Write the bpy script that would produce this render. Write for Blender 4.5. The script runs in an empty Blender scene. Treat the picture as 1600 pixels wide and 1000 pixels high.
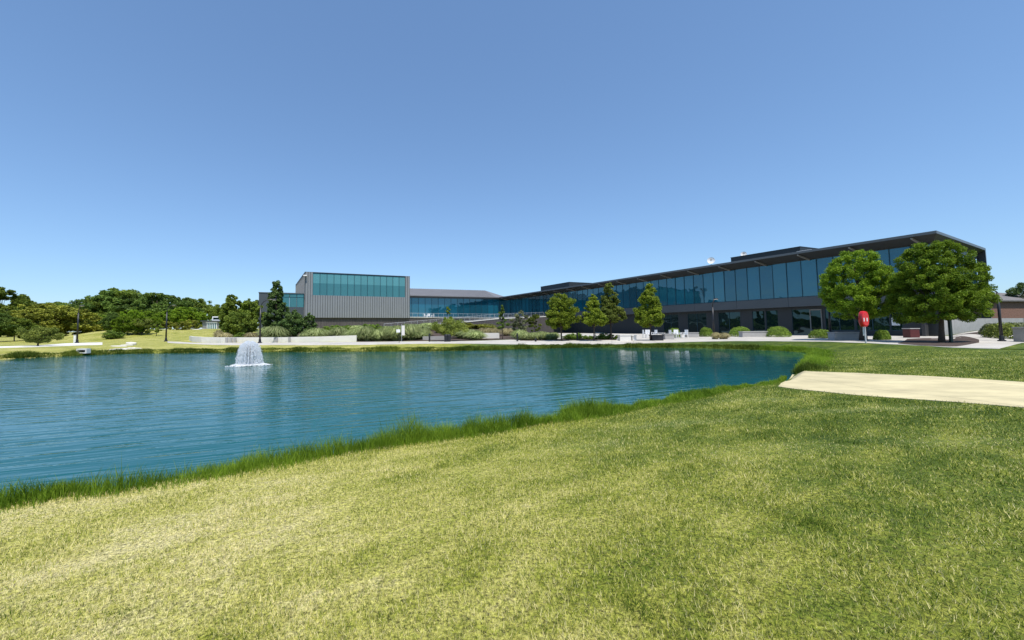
import bpy, math, random
import numpy as np
from mathutils import Matrix, Vector
random.seed(7); RNG = np.random.default_rng(7)
SC = bpy.context.scene
COL = SC.collection

# ------------------------------------------------------------------ camera
FPX, PX, PY = 630.0, 700.0, 475.0            # focal length and principal point, in pixels of the 1600 px wide photo
PIT, ROL = math.atan(39 / 630.0), math.radians(0.45)
CAM = np.array([0, 0, 1.6])
_R0 = np.array([1, 0, 0.]); _F = np.array([0, math.cos(PIT), math.sin(PIT)]); _U0 = np.array([0, -math.sin(PIT), math.cos(PIT)])
_R = _R0 * math.cos(ROL) - _U0 * math.sin(ROL); _U = _R0 * math.sin(ROL) + _U0 * math.cos(ROL)
cd = bpy.data.cameras.new('camera'); cam = bpy.data.objects.new('camera', cd); COL.objects.link(cam); SC.camera = cam
cd.sensor_fit = 'HORIZONTAL'; cd.sensor_width = 36; cd.lens = FPX / 1600 * 36
cd.shift_x = (800 - PX) / 1600; cd.shift_y = (PY - 500) / 1600
cd.clip_start = 0.05; cd.clip_end = 8000
m = Matrix.Identity(4)
for i in range(3):
    m[i][0] = _R[i]; m[i][1] = _U[i]; m[i][2] = -_F[i]; m[i][3] = CAM[i]
cam.matrix_world = m
SC.render.resolution_x = 1024; SC.render.resolution_y = 640

# ------------------------------------------------------------------ light
SUN_EL, SUN_AZ = math.radians(65), math.atan2(0.30, -0.95)      # azimuth measured from +Y towards +X
sdir = Vector((math.cos(SUN_EL) * math.sin(SUN_AZ), math.cos(SUN_EL) * math.cos(SUN_AZ), math.sin(SUN_EL)))
sl = bpy.data.lights.new('sun', 'SUN'); sl.energy = 4.1; sl.angle = math.radians(0.53); sl.color = (1.0, 0.955, 0.88)
so = bpy.data.objects.new('sun', sl); COL.objects.link(so); so.rotation_euler = sdir.to_track_quat('Z', 'Y').to_euler(); so.location = (0, 0, 60)
W = bpy.data.worlds.new('World'); SC.world = W; W.use_nodes = True
nt = W.node_tree; bg = nt.nodes['Background']; bg.inputs[1].default_value = 0.15
sky = nt.nodes.new('ShaderNodeTexSky'); sky.sky_type = 'NISHITA'; sky.sun_disc = False
sky.sun_elevation = SUN_EL; sky.sun_rotation = SUN_AZ; sky.altitude = 200; sky.air_density = 1.0; sky.dust_density = 0.4; sky.ozone_density = 2.0
hs = nt.nodes.new('ShaderNodeHueSaturation'); hs.inputs['Saturation'].default_value = 1.0; hs.inputs['Value'].default_value = 1.0
nt.links.new(sky.outputs[0], hs.inputs['Color']); gm = nt.nodes.new('ShaderNodeGamma'); gm.inputs[1].default_value = 0.72; nt.links.new(hs.outputs[0], gm.inputs[0])
tn = nt.nodes.new('ShaderNodeMix'); tn.data_type = 'RGBA'; tn.blend_type = 'MULTIPLY'; tn.inputs['Factor'].default_value = 1; tn.inputs['B'].default_value = (0.85, 1.11, 1.40, 1)
nt.links.new(gm.outputs[0], tn.inputs['A']); nt.links.new(tn.outputs['Result'], bg.inputs[0])
SC.view_settings.view_transform = 'Standard'; SC.view_settings.look = 'None'; SC.view_settings.gamma = 1; SC.view_settings.exposure = 0.35
SC.render.engine = 'CYCLES'
SC.cycles.max_bounces = 6; SC.cycles.diffuse_bounces = 4; SC.cycles.glossy_bounces = 3; SC.cycles.transmission_bounces = 4; SC.cycles.transparent_max_bounces = 16

# ------------------------------------------------------------------ pixel helpers
def ray(x, y): return _F + _R * (x - PX) / FPX - _U * (y - PY) / FPX
def at_z(x, y, z): d = ray(x, y); return CAM + d * ((z - CAM[2]) / d[2])
def at_y(x, y, Y): d = ray(x, y); return CAM + d * (Y / d[1])
def height_px(x, y, P):                    # height at which the ray of pixel row y passes over the plan point P
    return at_y(x, y, P[1])[2]
def plan(x, Y):                            # plan position of picture column x at depth Y (near the horizon)
    return at_y(x, 512, Y)[:2]

# ------------------------------------------------------------------ materials
def nodes(name):
    mt = bpy.data.materials.new(name); mt.use_nodes = True
    n = mt.node_tree; return mt, n, n.nodes['Principled BSDF']
def mat(name, col, rough=0.6, metal=0.0, var=0.12, scale=3.0, bump=0.0, bscale=30.0, spec=0.5, coat=0.0):
    mt, n, b = nodes(name)
    b.inputs['Roughness'].default_value = rough; b.inputs['Metallic'].default_value = metal
    b.inputs['Specular IOR Level'].default_value = spec; b.inputs['Coat Weight'].default_value = coat
    tc = n.nodes.new('ShaderNodeTexCoord'); no = n.nodes.new('ShaderNodeTexNoise'); no.inputs['Scale'].default_value = scale; no.inputs['Detail'].default_value = 6
    n.links.new(tc.outputs['Object'], no.inputs['Vector'])
    cr = n.nodes.new('ShaderNodeValToRGB'); n.links.new(no.outputs[0], cr.inputs[0])
    e = cr.color_ramp.elements; e[0].position = 0.3; e[1].position = 0.7
    e[0].color = tuple(c * (1 - var) for c in col) + (1,); e[1].color = tuple(min(1, c * (1 + var)) for c in col) + (1,)
    n.links.new(cr.outputs[0], b.inputs['Base Color'])
    if bump:
        n2 = n.nodes.new('ShaderNodeTexNoise'); n2.inputs['Scale'].default_value = bscale; n2.inputs['Detail'].default_value = 5
        n.links.new(tc.outputs['Object'], n2.inputs['Vector'])
        bp = n.nodes.new('ShaderNodeBump'); bp.inputs['Strength'].default_value = bump; bp.inputs['Distance'].default_value = 0.03
        n.links.new(n2.outputs[0], bp.inputs['Height']); n.links.new(bp.outputs[0], b.inputs['Normal'])
    return mt

def leafmat(name, dark, light, transl=0.3, rough=0.55):
    mt, n, b = nodes(name)
    a = n.nodes.new('ShaderNodeAttribute'); a.attribute_name = 'v'
    oi = n.nodes.new('ShaderNodeObjectInfo')
    mx = n.nodes.new('ShaderNodeMix'); mx.data_type = 'RGBA'
    mx.inputs['A'].default_value = dark + (1,); mx.inputs['B'].default_value = light + (1,)
    n.links.new(a.outputs['Fac'], mx.inputs['Factor'])
    h = n.nodes.new('ShaderNodeHueSaturation')
    mr = n.nodes.new('ShaderNodeMapRange'); mr.inputs['To Min'].default_value = 0.76; mr.inputs['To Max'].default_value = 1.24
    n.links.new(oi.outputs['Random'], mr.inputs[0]); n.links.new(mr.outputs[0], h.inputs['Value']); n.links.new(mx.outputs['Result'], h.inputs['Color'])
    n.links.new(h.outputs[0], b.inputs['Base Color']); b.inputs['Roughness'].default_value = rough; b.inputs['Specular IOR Level'].default_value = 0.15
    tr = n.nodes.new('ShaderNodeBsdfTranslucent'); n.links.new(h.outputs[0], tr.inputs[0])
    ms = n.nodes.new('ShaderNodeMixShader'); ms.inputs[0].default_value = transl
    n.links.new(b.outputs[0], ms.inputs[1]); n.links.new(tr.outputs[0], ms.inputs[2])
    n.links.new(ms.outputs[0], n.nodes['Material Output'].inputs[0])
    return mt

def glassmat(name, col, ior=1.9, rough=0.015, wob=0.045, var=.35):
    mt, n, b = nodes(name)
    oi = n.nodes.new('ShaderNodeObjectInfo'); mrr = n.nodes.new('ShaderNodeMapRange'); mrr.inputs['To Min'].default_value = 1 - var; mrr.inputs['To Max'].default_value = 1 + var; n.links.new(oi.outputs['Random'], mrr.inputs[0])
    hsv = n.nodes.new('ShaderNodeHueSaturation'); hsv.inputs['Color'].default_value = col + (1,); n.links.new(mrr.outputs[0], hsv.inputs['Value']); n.links.new(hsv.outputs[0], b.inputs['Base Color'])
    b.inputs['Roughness'].default_value = rough; b.inputs['IOR'].default_value = ior
    b.inputs['Specular Tint'].default_value = (0.50, 0.80, 0.95, 1)
    tc = n.nodes.new('ShaderNodeTexCoord'); no = n.nodes.new('ShaderNodeTexNoise'); no.inputs['Scale'].default_value = 0.6; no.inputs['Detail'].default_value = 1
    n.links.new(tc.outputs['Object'], no.inputs['Vector'])
    bp = n.nodes.new('ShaderNodeBump'); bp.inputs['Strength'].default_value = wob; bp.inputs['Distance'].default_value = 0.5
    n.links.new(no.outputs[0], bp.inputs['Height']); n.links.new(bp.outputs[0], b.inputs['Normal'])
    return mt

# lawn colour shared by the ground sheet and the blades that grow on it
def lawn_group():
    g = bpy.data.node_groups.new('lawn_colour', 'ShaderNodeTree')
    g.interface.new_socket('Rnd', in_out='INPUT', socket_type='NodeSocketFloat')
    g.interface.new_socket('Color', in_out='OUTPUT', socket_type='NodeSocketColor')
    gi = g.nodes.new('NodeGroupInput'); go = g.nodes.new('NodeGroupOutput')
    geo = g.nodes.new('ShaderNodeNewGeometry')
    def noise(scale, detail, vec=None, rough=0.5, dist=0.0):
        t = g.nodes.new('ShaderNodeTexNoise'); t.inputs['Scale'].default_value = scale; t.inputs['Detail'].default_value = detail
        t.inputs['Roughness'].default_value = rough; t.inputs['Distortion'].default_value = dist
        g.links.new(vec or geo.outputs['Position'], t.inputs['Vector']); return t.outputs[0]
    def math_(op, a, b_=None, c=None):
        t = g.nodes.new('ShaderNodeMath'); t.operation = op
        for i, v in enumerate((a, b_, c)):
            if v is None: continue
            if isinstance(v, (int, float)): t.inputs[i].default_value = v
            else: g.links.new(v, t.inputs[i])
        return t.outputs[0]
    m0 = g.nodes.new('ShaderNodeMapping'); m0.inputs['Rotation'].default_value = (0, 0, math.radians(-35)); g.links.new(geo.outputs['Position'], m0.inputs['Vector'])
    mp = g.nodes.new('ShaderNodeMapping'); mp.inputs['Scale'].default_value = (0.6, 1.4, 1); g.links.new(m0.outputs[0], mp.inputs['Vector'])
    big = noise(0.28, 3, mp.outputs[0], 0.6); mid = noise(1.5, 5, mp.outputs[0], 0.62, 0.3); fine = noise(14, 4, rough=0.65)
    sx = g.nodes.new('ShaderNodeSeparateXYZ'); g.links.new(geo.outputs['Position'], sx.inputs[0])
    # the lawn is greener towards the right of the photograph
    mr = g.nodes.new('ShaderNodeMapRange'); mr.inputs['From Min'].default_value = -2.5; mr.inputs['From Max'].default_value = 6; mr.inputs['To Min'].default_value = 0.24; mr.inputs['To Max'].default_value = -0.24
    g.links.new(sx.outputs[0], mr.inputs[0])
    v = math_('MULTIPLY', big, 0.60); v = math_('MULTIPLY_ADD', mid, 0.80, v); v = math_('MULTIPLY_ADD', fine, 0.55, v)
    v = math_('ADD', v, mr.outputs[0]); v = math_('MULTIPLY_ADD', gi.outputs[0], 1.12, v); my = g.nodes.new('ShaderNodeMapRange'); my.inputs['From Min'].default_value = 22; my.inputs['From Max'].default_value = 42; my.inputs['To Min'].default_value = 0.0; my.inputs['To Max'].default_value = -0.13
    g.links.new(sx.outputs[1], my.inputs[0]); v = math_('ADD', v, my.outputs[0]); v = math_('ADD', v, -0.985)
    cr = g.nodes.new('ShaderNodeValToRGB'); g.links.new(v, cr.inputs[0])
    e = cr.color_ramp.elements
    e[0].position = 0.10; e[0].color = (0.060, 0.110, 0.006, 1)
    e[1].position = 0.92; e[1].color = (0.82, 0.73, 0.35, 1)
    for p, c in ((0.34, (0.165, 0.225, 0.020, 1)), (0.55, (0.38, 0.40, 0.055, 1)), (0.74, (0.64, 0.60, 0.16, 1))):
        q = e.new(p); q.color = c
    g.links.new(cr.outputs[0], go.inputs[0]); return g
LG = lawn_group()
def lawn_mat(name, blades):
    mt, n, b = nodes(name); gg = n.nodes.new('ShaderNodeGroup'); gg.node_tree = LG
    if blades:
        a = n.nodes.new('ShaderNodeAttribute'); a.attribute_name = 'v'; n.links.new(a.outputs['Fac'], gg.inputs[0])
    else: gg.inputs[0].default_value = 0.5
    n.links.new(gg.outputs[0], b.inputs['Base Color']); b.inputs['Roughness'].default_value = 0.75; b.inputs['Specular IOR Level'].default_value = 0.2
    if blades:
        tr = n.nodes.new('ShaderNodeBsdfTranslucent'); n.links.new(gg.outputs[0], tr.inputs[0])
        ms = n.nodes.new('ShaderNodeMixShader'); ms.inputs[0].default_value = 0.3
        n.links.new(b.outputs[0], ms.inputs[1]); n.links.new(tr.outputs[0], ms.inputs[2]); n.links.new(ms.outputs[0], n.nodes['Material Output'].inputs[0])
    else:
        geo = n.nodes.new('ShaderNodeNewGeometry'); t2 = n.nodes.new('ShaderNodeTexNoise'); t2.inputs['Scale'].default_value = 38; t2.inputs['Detail'].default_value = 5; t2.inputs['Roughness'].default_value = 0.8
        n.links.new(geo.outputs['Position'], t2.inputs['Vector'])
        mr = n.nodes.new('ShaderNodeMapRange'); mr.inputs['From Min'].default_value = 0.38; mr.inputs['From Max'].default_value = 0.62; mr.inputs['To Min'].default_value = 0.12; mr.inputs['To Max'].default_value = 1.05
        n.links.new(t2.outputs[0], mr.inputs[0]); mx = n.nodes.new('ShaderNodeMix'); mx.data_type = 'RGBA'; mx.blend_type = 'MULTIPLY'; mx.inputs['Factor'].default_value = 1
        n.links.new(gg.outputs[0], mx.inputs['A']); n.links.new(mr.outputs[0], mx.inputs['B']); n.links.new(mx.outputs['Result'], b.inputs['Base Color'])
        t = n.nodes.new('ShaderNodeTexNoise'); t.inputs['Scale'].default_value = 9; t.inputs['Detail'].default_value = 8; t.inputs['Roughness'].default_value = 0.75
        n.links.new(geo.outputs['Position'], t.inputs['Vector'])
        bp = n.nodes.new('ShaderNodeBump'); bp.inputs['Strength'].default_value = 0.6; bp.inputs['Distance'].default_value = 0.08
        n.links.new(t.outputs[0], bp.inputs['Height']); n.links.new(bp.outputs[0], b.inputs['Normal'])
    return mt

def water_mat():
    mt, n, b = nodes('water')
    b.inputs['Base Color'].default_value = (0.001, 0.080, 0.078, 1); b.inputs['Roughness'].default_value = 0.04; b.inputs['IOR'].default_value = 1.333
    geo = n.nodes.new('ShaderNodeNewGeometry')
    def tex(rot, sc, scale, detail, dist=0.0):
        m0 = n.nodes.new('ShaderNodeMapping'); m0.inputs['Rotation'].default_value = (0, 0, math.radians(rot)); n.links.new(geo.outputs['Position'], m0.inputs['Vector'])
        mp = n.nodes.new('ShaderNodeMapping'); mp.inputs['Scale'].default_value = sc; n.links.new(m0.outputs[0], mp.inputs['Vector'])
        t = n.nodes.new('ShaderNodeTexNoise'); t.inputs['Scale'].default_value = scale; t.inputs['Detail'].default_value = detail; t.inputs['Distortion'].default_value = dist
        n.links.new(mp.outputs[0], t.inputs['Vector']); return t.outputs[0]
    a = tex(-22, (0.10, 1.0, 1), 3.3, 2.5, 0.25); c = tex(-14, (0.35, 1.0, 1), 7.0, 3); d = tex(10, (0.6, 1.0, 1), 22.0, 2); w = tex(0, (0.5, 1.4, 1), 0.12, 2)
    def M(op, x, y, z=None):
        t = n.nodes.new('ShaderNodeMath'); t.operation = op
        for i, v in enumerate((x, y, z)):
            if v is None: continue
            if isinstance(v, (int, float)): t.inputs[i].default_value = v
            else: n.links.new(v, t.inputs[i])
        return t.outputs[0]
    h = M('MULTIPLY', a, 1.0); h = M('MULTIPLY_ADD', c, 0.20, h); h = M('MULTIPLY_ADD', d, 0.035, h)
    mr = n.nodes.new('ShaderNodeMapRange'); mr.inputs['From Min'].default_value = 0.35; mr.inputs['From Max'].default_value = 0.65; mr.inputs['To Min'].default_value = 0.25; mr.inputs['To Max'].default_value = 0.62
    n.links.new(w, mr.inputs[0])
    sx = n.nodes.new('ShaderNodeSeparateXYZ'); n.links.new(geo.outputs['Position'], sx.inputs[0])
    m2 = n.nodes.new('ShaderNodeMapRange'); m2.inputs['From Min'].default_value = 2; m2.inputs['From Max'].default_value = 17; m2.inputs['To Min'].default_value = 1.0; m2.inputs['To Max'].default_value = 0.30; n.links.new(sx.outputs[0], m2.inputs[0])
    bp = n.nodes.new('ShaderNodeBump'); bp.inputs['Distance'].default_value = 0.085
    n.links.new(M('MULTIPLY', mr.outputs[0], m2.outputs[0]), bp.inputs['Strength']); n.links.new(h, bp.inputs['Height']); n.links.new(bp.outputs[0], b.inputs['Normal'])
    return mt

def jointed(mt, rot, w, h, mortar=.015, dark=.62):
    n = mt.node_tree; b = n.nodes['Principled BSDF']; src = b.inputs['Base Color'].links[0].from_socket
    geo = n.nodes.new('ShaderNodeNewGeometry'); mp = n.nodes.new('ShaderNodeMapping'); mp.inputs['Rotation'].default_value = (0, 0, math.radians(rot)); n.links.new(geo.outputs['Position'], mp.inputs['Vector'])
    br = n.nodes.new('ShaderNodeTexBrick'); br.offset = 0; br.inputs['Color1'].default_value = (1, 1, 1, 1); br.inputs['Color2'].default_value = (.86, .86, .86, 1); br.inputs['Mortar'].default_value = (dark, dark, dark, 1)
    br.inputs['Scale'].default_value = 1; br.inputs['Mortar Size'].default_value = mortar; br.inputs['Brick Width'].default_value = w; br.inputs['Row Height'].default_value = h; n.links.new(mp.outputs[0], br.inputs['Vector'])
    st = n.nodes.new('ShaderNodeTexNoise'); st.inputs['Scale'].default_value = .5; st.inputs['Detail'].default_value = 9; st.inputs['Roughness'].default_value = .7; n.links.new(geo.outputs['Position'], st.inputs['Vector'])
    mr = n.nodes.new('ShaderNodeMapRange'); mr.inputs['From Min'].default_value = .3; mr.inputs['From Max'].default_value = .6; mr.inputs['To Min'].default_value = .74; mr.inputs['To Max'].default_value = 1; n.links.new(st.outputs[0], mr.inputs[0])
    for f in (br.outputs[0], mr.outputs[0]):
        mx = n.nodes.new('ShaderNodeMix'); mx.data_type = 'RGBA'; mx.blend_type = 'MULTIPLY'; mx.inputs['Factor'].default_value = 1; n.links.new(src, mx.inputs['A']); n.links.new(f, mx.inputs['B']); src = mx.outputs['Result']
    n.links.new(src, b.inputs['Base Color']); return mt
M = dict(
    lawn=lawn_mat('lawn', False), blade=lawn_mat('lawn_blades', True), water=water_mat(),
    reed=leafmat('bank_grass', (0.070, 0.140, 0.008), (0.27, 0.39, 0.035), 0.45),
    farreed=leafmat('far_bank_grass', (0.04, 0.075, 0.006), (0.21, 0.26, 0.035), 0.25),
    conc=mat('concrete', (0.55, 0.51, 0.45), 0.85, var=0.07, scale=1.2, bump=0.15, bscale=25),
    ramp=mat('ramp_concrete', (0.63, 0.54, 0.31), 0.9, var=0.12, scale=1.3, bump=0.25, bscale=18),
    white=mat('white_concrete', (0.68, 0.655, 0.61), 0.8, var=0.05, scale=1.5),
    grayc=mat('grey_concrete', (0.34, 0.33, 0.32), 0.85, var=0.08, scale=2),
    mulch=mat('mulch', (0.065, 0.042, 0.030), 0.95, var=0.45, scale=9, bump=0.9, bscale=14),
    panel=mat('zinc_panel', (0.235, 0.245, 0.255), 0.5, 0.15, var=0.05, scale=0.3),
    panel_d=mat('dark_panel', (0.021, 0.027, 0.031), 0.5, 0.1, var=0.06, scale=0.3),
    panel_m=mat('mid_grey_panel', (0.070, 0.082, 0.092), 0.45, 0.15, var=0.05, scale=0.3),
    brick=mat('dark_brick', (0.085, 0.075, 0.075), 0.85, var=0.2, scale=4, bump=0.3, bscale=12),
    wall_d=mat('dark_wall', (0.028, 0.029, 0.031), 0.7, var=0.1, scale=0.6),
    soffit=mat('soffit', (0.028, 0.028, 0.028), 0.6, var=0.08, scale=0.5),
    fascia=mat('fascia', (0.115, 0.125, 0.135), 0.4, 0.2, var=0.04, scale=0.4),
    beam=mat('grey_beam', (0.20, 0.19, 0.175), 0.5, var=0.05),
    roof=mat('roof_metal', (0.20, 0.195, 0.20), 0.5, 0.2, var=0.06, scale=0.4),
    mull=mat('mullion', (0.012, 0.05, 0.075), 0.4, 0.2, var=0.05),
    glass=glassmat('curtain_glass', (0.005, 0.068, 0.108), 2.05),
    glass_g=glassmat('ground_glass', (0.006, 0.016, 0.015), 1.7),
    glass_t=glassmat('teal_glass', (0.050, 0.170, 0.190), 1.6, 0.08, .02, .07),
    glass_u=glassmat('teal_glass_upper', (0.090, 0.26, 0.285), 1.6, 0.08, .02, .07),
    black=mat('black_paint', (0.012, 0.012, 0.016), 0.4, 0.0, var=0.1),
    wpaint=mat('white_paint', (0.80, 0.80, 0.80), 0.4, var=0.03),
    steel=mat('galvanised', (0.55, 0.56, 0.58), 0.4, 0.6, var=0.08),
    red=mat('red_plastic', (0.62, 0.012, 0.014), 0.3, var=0.08, coat=0.4),
    redd=mat('dark_red', (0.085, 0.012, 0.010), 0.5, var=0.1),
    lens=mat('lamp_lens', (0.75, 0.75, 0.72), 0.3, var=0.02),
    bark=mat('bark', (0.075, 0.055, 0.04), 0.9, var=0.25, scale=12, bump=0.5, bscale=30),
    brickr=mat('brown_brick', (0.20, 0.105, 0.075), 0.9, var=0.2, scale=3, bump=0.3, bscale=10),
    shingle=mat('shingles', (0.16, 0.15, 0.145), 0.9, var=0.15, scale=2),
    stone=mat('pale_stone', (0.60, 0.57, 0.50), 0.9, var=0.15, scale=2, bump=0.5, bscale=8),
    spray=None)
L = dict(
    dark=leafmat('leaf_dark', (0.055, 0.100, 0.012), (0.27, 0.34, 0.050), 0.3),
    mid=leafmat('leaf_mid', (0.045, 0.09, 0.018), (0.20, 0.29, 0.055), 0.32),
    lush=leafmat('leaf_lush', (0.060, 0.130, 0.008), (0.32, 0.45, 0.035), 0.4),
    brown=leafmat('leaf_brownish', (0.10, 0.12, 0.014), (0.38, 0.39, 0.055), 0.3),
    olive=leafmat('leaf_olive', (0.070, 0.110, 0.016), (0.29, 0.33, 0.065), 0.3),
    yellow=leafmat('leaf_yellow_green', (0.085, 0.140, 0.010), (0.36, 0.43, 0.045), 0.35),
    grey=leafmat('leaf_grey_green', (0.108, 0.135, 0.061), (0.365, 0.392, 0.203), 0.25),
    conifer=leafmat('needles', (0.022, 0.055, 0.012), (0.15, 0.22, 0.06), 0.2),
    boxwood=leafmat('clipped_leaf', (0.061, 0.121, 0.014), (0.297, 0.405, 0.061), 0.25),
    pampas=leafmat('pampas_blades', (0.16, 0.22, 0.06), (0.48, 0.53, 0.24), 0.35),
    straw=leafmat('straw_blades', (0.22, 0.19, 0.08), (0.52, 0.46, 0.25), 0.3))
def _spray():
    mt, n, b = nodes('spray'); b.inputs['Base Color'].default_value = (0.98, 0.99, 1.0, 1); b.inputs['Roughness'].default_value = 0.25
    tr = n.nodes.new('ShaderNodeBsdfTranslucent'); tr.inputs[0].default_value = (0.98, 0.99, 1.0, 1)
    ms = n.nodes.new('ShaderNodeMixShader'); ms.inputs[0].default_value = 0.5
    n.links.new(b.outputs[0], ms.inputs[1]); n.links.new(tr.outputs[0], ms.inputs[2])
    tp = n.nodes.new('ShaderNodeBsdfTransparent'); m2 = n.nodes.new('ShaderNodeMixShader'); m2.inputs[0].default_value = 0.35
    n.links.new(ms.outputs[0], m2.inputs[1]); n.links.new(tp.outputs[0], m2.inputs[2]); n.links.new(m2.outputs[0], n.nodes['Material Output'].inputs[0])
    return mt
M['spray'] = _spray(); jointed(M['conc'], 22, 2.4, 2.4, .03, .6); jointed(M['ramp'], 12, 3.2, 4.0, .02, .6); jointed(M['brick'], 0, .6, .3, .02, 1.3)

# ------------------------------------------------------------------ object helpers
def tag(o, label=None, cat=None, group=None, kind=None):
    if label: o['label'] = label
    if cat: o['category'] = cat
    if group: o['group'] = group
    if kind: o['kind'] = kind
    return o
def empty(name, loc, rz=0.0, label=None, cat=None, group=None):
    o = bpy.data.objects.new(name, None); COL.objects.link(o); o.location = tuple(float(v) for v in loc); o.rotation_euler = (0, 0, rz); o.empty_display_size = 0.3
    return tag(o, label, cat, group)
class MB:
    def __init__(s): s.v = []; s.f = []; s.mi = []
    def poly(s, pts, mi=0):
        k = len(s.v); s.v += [tuple(float(c) for c in p) for p in pts]; s.f.append(tuple(range(k, k + len(pts)))); s.mi.append(mi); return s
    def hexa(s, p, mi=0):                 # 4 bottom corners (ccw) then 4 top corners
        k = len(s.v); s.v += [tuple(float(c) for c in q) for q in p]
        for f in ((3, 2, 1, 0), (4, 5, 6, 7), (0, 1, 5, 4), (1, 2, 6, 5), (2, 3, 7, 6), (3, 0, 4, 7)):
            s.f.append(tuple(k + i for i in f)); s.mi.append(mi)
        return s
    def box(s, x0, x1, y0, y1, z0, z1, mi=0):
        return s.hexa([(x0, y0, z0), (x1, y0, z0), (x1, y1, z0), (x0, y1, z0), (x0, y0, z1), (x1, y0, z1), (x1, y1, z1), (x0, y1, z1)], mi)
    def prism(s, pts, z0, z1, mi=0):
        n = len(pts); k = len(s.v); s.v += [(float(p[0]), float(p[1]), z0) for p in pts] + [(float(p[0]), float(p[1]), z1) for p in pts]
        s.f.append(tuple(k + i for i in reversed(range(n)))); s.f.append(tuple(k + n + i for i in range(n))); s.mi += [mi, mi]
        for i in range(n):
            j = (i + 1) % n; s.f.append((k + i, k + j, k + n + j, k + n + i)); s.mi.append(mi)
        return s
    def tube(s, pts, rads, n=8, mi=0, cap=True):
        pts = [Vector(tuple(float(c) for c in p)) for p in pts]; k0 = len(s.v)
        for i, p in enumerate(pts):
            t = (pts[min(i + 1, len(pts) - 1)] - pts[max(i - 1, 0)]).normalized()
            a = t.orthogonal().normalized() if i == 0 else (a - t * a.dot(t)).normalized()
            b = t.cross(a)
            for j in range(n):
                w = 2 * math.pi * j / n; q = p + (a * math.cos(w) + b * math.sin(w)) * rads[i]; s.v.append(tuple(q))
        for i in range(len(pts) - 1):
            for j in range(n):
                s.f.append((k0 + i * n + j, k0 + i * n + (j + 1) % n, k0 + (i + 1) * n + (j + 1) % n, k0 + (i + 1) * n + j)); s.mi.append(mi)
        if cap:
            s.f.append(tuple(k0 + j for j in reversed(range(n)))); s.f.append(tuple(k0 + (len(pts) - 1) * n + j for j in range(n))); s.mi += [mi, mi]
        return s
    def lathe(s, prof, n=20, c=(0, 0, 0), mi=0):
        k0 = len(s.v)
        for r, z in prof:
            for j in range(n):
                w = 2 * math.pi * j / n; s.v.append((c[0] + r * math.cos(w), c[1] + r * math.sin(w), c[2] + z))
        for i in range(len(prof) - 1):
            for j in range(n):
                s.f.append((k0 + i * n + j, k0 + i * n + (j + 1) % n, k0 + (i + 1) * n + (j + 1) % n, k0 + (i + 1) * n + j)); s.mi.append(mi)
        s.f.append(tuple(k0 + j for j in reversed(range(n)))); s.f.append(tuple(k0 + (len(prof) - 1) * n + j for j in range(n))); s.mi += [mi, mi]
        return s
    def build(s, name, mats, parent=None, smooth=False, bevel=0.0):
        me = bpy.data.meshes.new(name); me.from_pydata(s.v, [], s.f)
        mats = mats if isinstance(mats, (list, tuple)) else [mats]
        for q in mats: me.materials.append(q)
        me.polygons.foreach_set('material_index', s.mi)
        if smooth: me.polygons.foreach_set('use_smooth', [True] * len(s.f))
        me.update(); o = bpy.data.objects.new(name, me); COL.objects.link(o)
        if parent: o.parent = parent
        if bevel:
            bv = o.modifiers.new('bevel', 'BEVEL'); bv.width = bevel; bv.segments = 2; bv.limit_method = 'ANGLE'
        return o
def npmesh(name, verts, nper, material, attr=None, parent=None):
    """verts: (F*nper,3) unshared corners, one polygon per nper verts; attr: per-face random value"""
    nv = len(verts); nf = nv // nper
    me = bpy.data.meshes.new(name); me.vertices.add(nv); me.vertices.foreach_set('co', np.asarray(verts, dtype=np.float32).ravel())
    me.loops.add(nv); me.loops.foreach_set('vertex_index', np.arange(nv, dtype=np.int32))
    me.polygons.add(nf); me.polygons.foreach_set('loop_start', np.arange(0, nv, nper, dtype=np.int32))
    if attr is not None:
        a = me.attributes.new('v', 'FLOAT', 'FACE'); a.data.foreach_set('value', np.asarray(attr, dtype=np.float32))
    me.materials.append(material); me.update(calc_edges=True)
    o = bpy.data.objects.new(name, me); COL.objects.link(o)
    if parent: o.parent = parent
    return o
def copy_tree(o, parent=None):
    c = o.copy(); COL.objects.link(c)
    if parent: c.parent = parent
    for ch in list(o.children): copy_tree(ch, c)
    return c
def ss(t): t = np.clip(t, 0, 1); return t * t * (3 - 2 * t)

# ------------------------------------------------------------------ pond outline, paving outline, terrain
ZW = -0.6
def catmull(P, n=6):
    P = np.array(P); out = []
    N = len(P)
    for i in range(N):
        a, b, c, d = P[(i - 1) % N], P[i], P[(i + 1) % N], P[(i + 2) % N]
        for k in range(n):
            t = k / n; out.append(0.5 * ((2 * b) + (-a + c) * t + (2 * a - 5 * b + 4 * c - d) * t * t + (-a + 3 * b - 3 * c + d) * t ** 3))
    return np.array(out)
shore_px = [(0, 806), (200, 780), (350, 754), (500, 727), (650, 703), (800, 678), (900, 661), (1000, 642), (1080, 627), (1150, 612), (1214, 603.5),
            (1243, 583), (1249, 572), (1262, 560), (1263, 552), (1230, 549.2), (1200, 547.6), (1100, 544.4), (1000, 543.4), (900, 543.3), (840, 545), (740, 547.5), (640, 549), (540, 549.6), (440, 550),
            (340, 550.8), (240, 552), (170, 553.5), (120, 556), (60, 558.5), (0, 561.5), (-80, 567), (-170, 577)]
SH = [tuple(at_z(x, y, ZW)[:2]) for x, y in shore_px] + [(-43, 14), (-40, 4), (-30, -3), (-18, -2.5), (-10.5, 1.0)]
SHORE = catmull(SH, 5)
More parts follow.
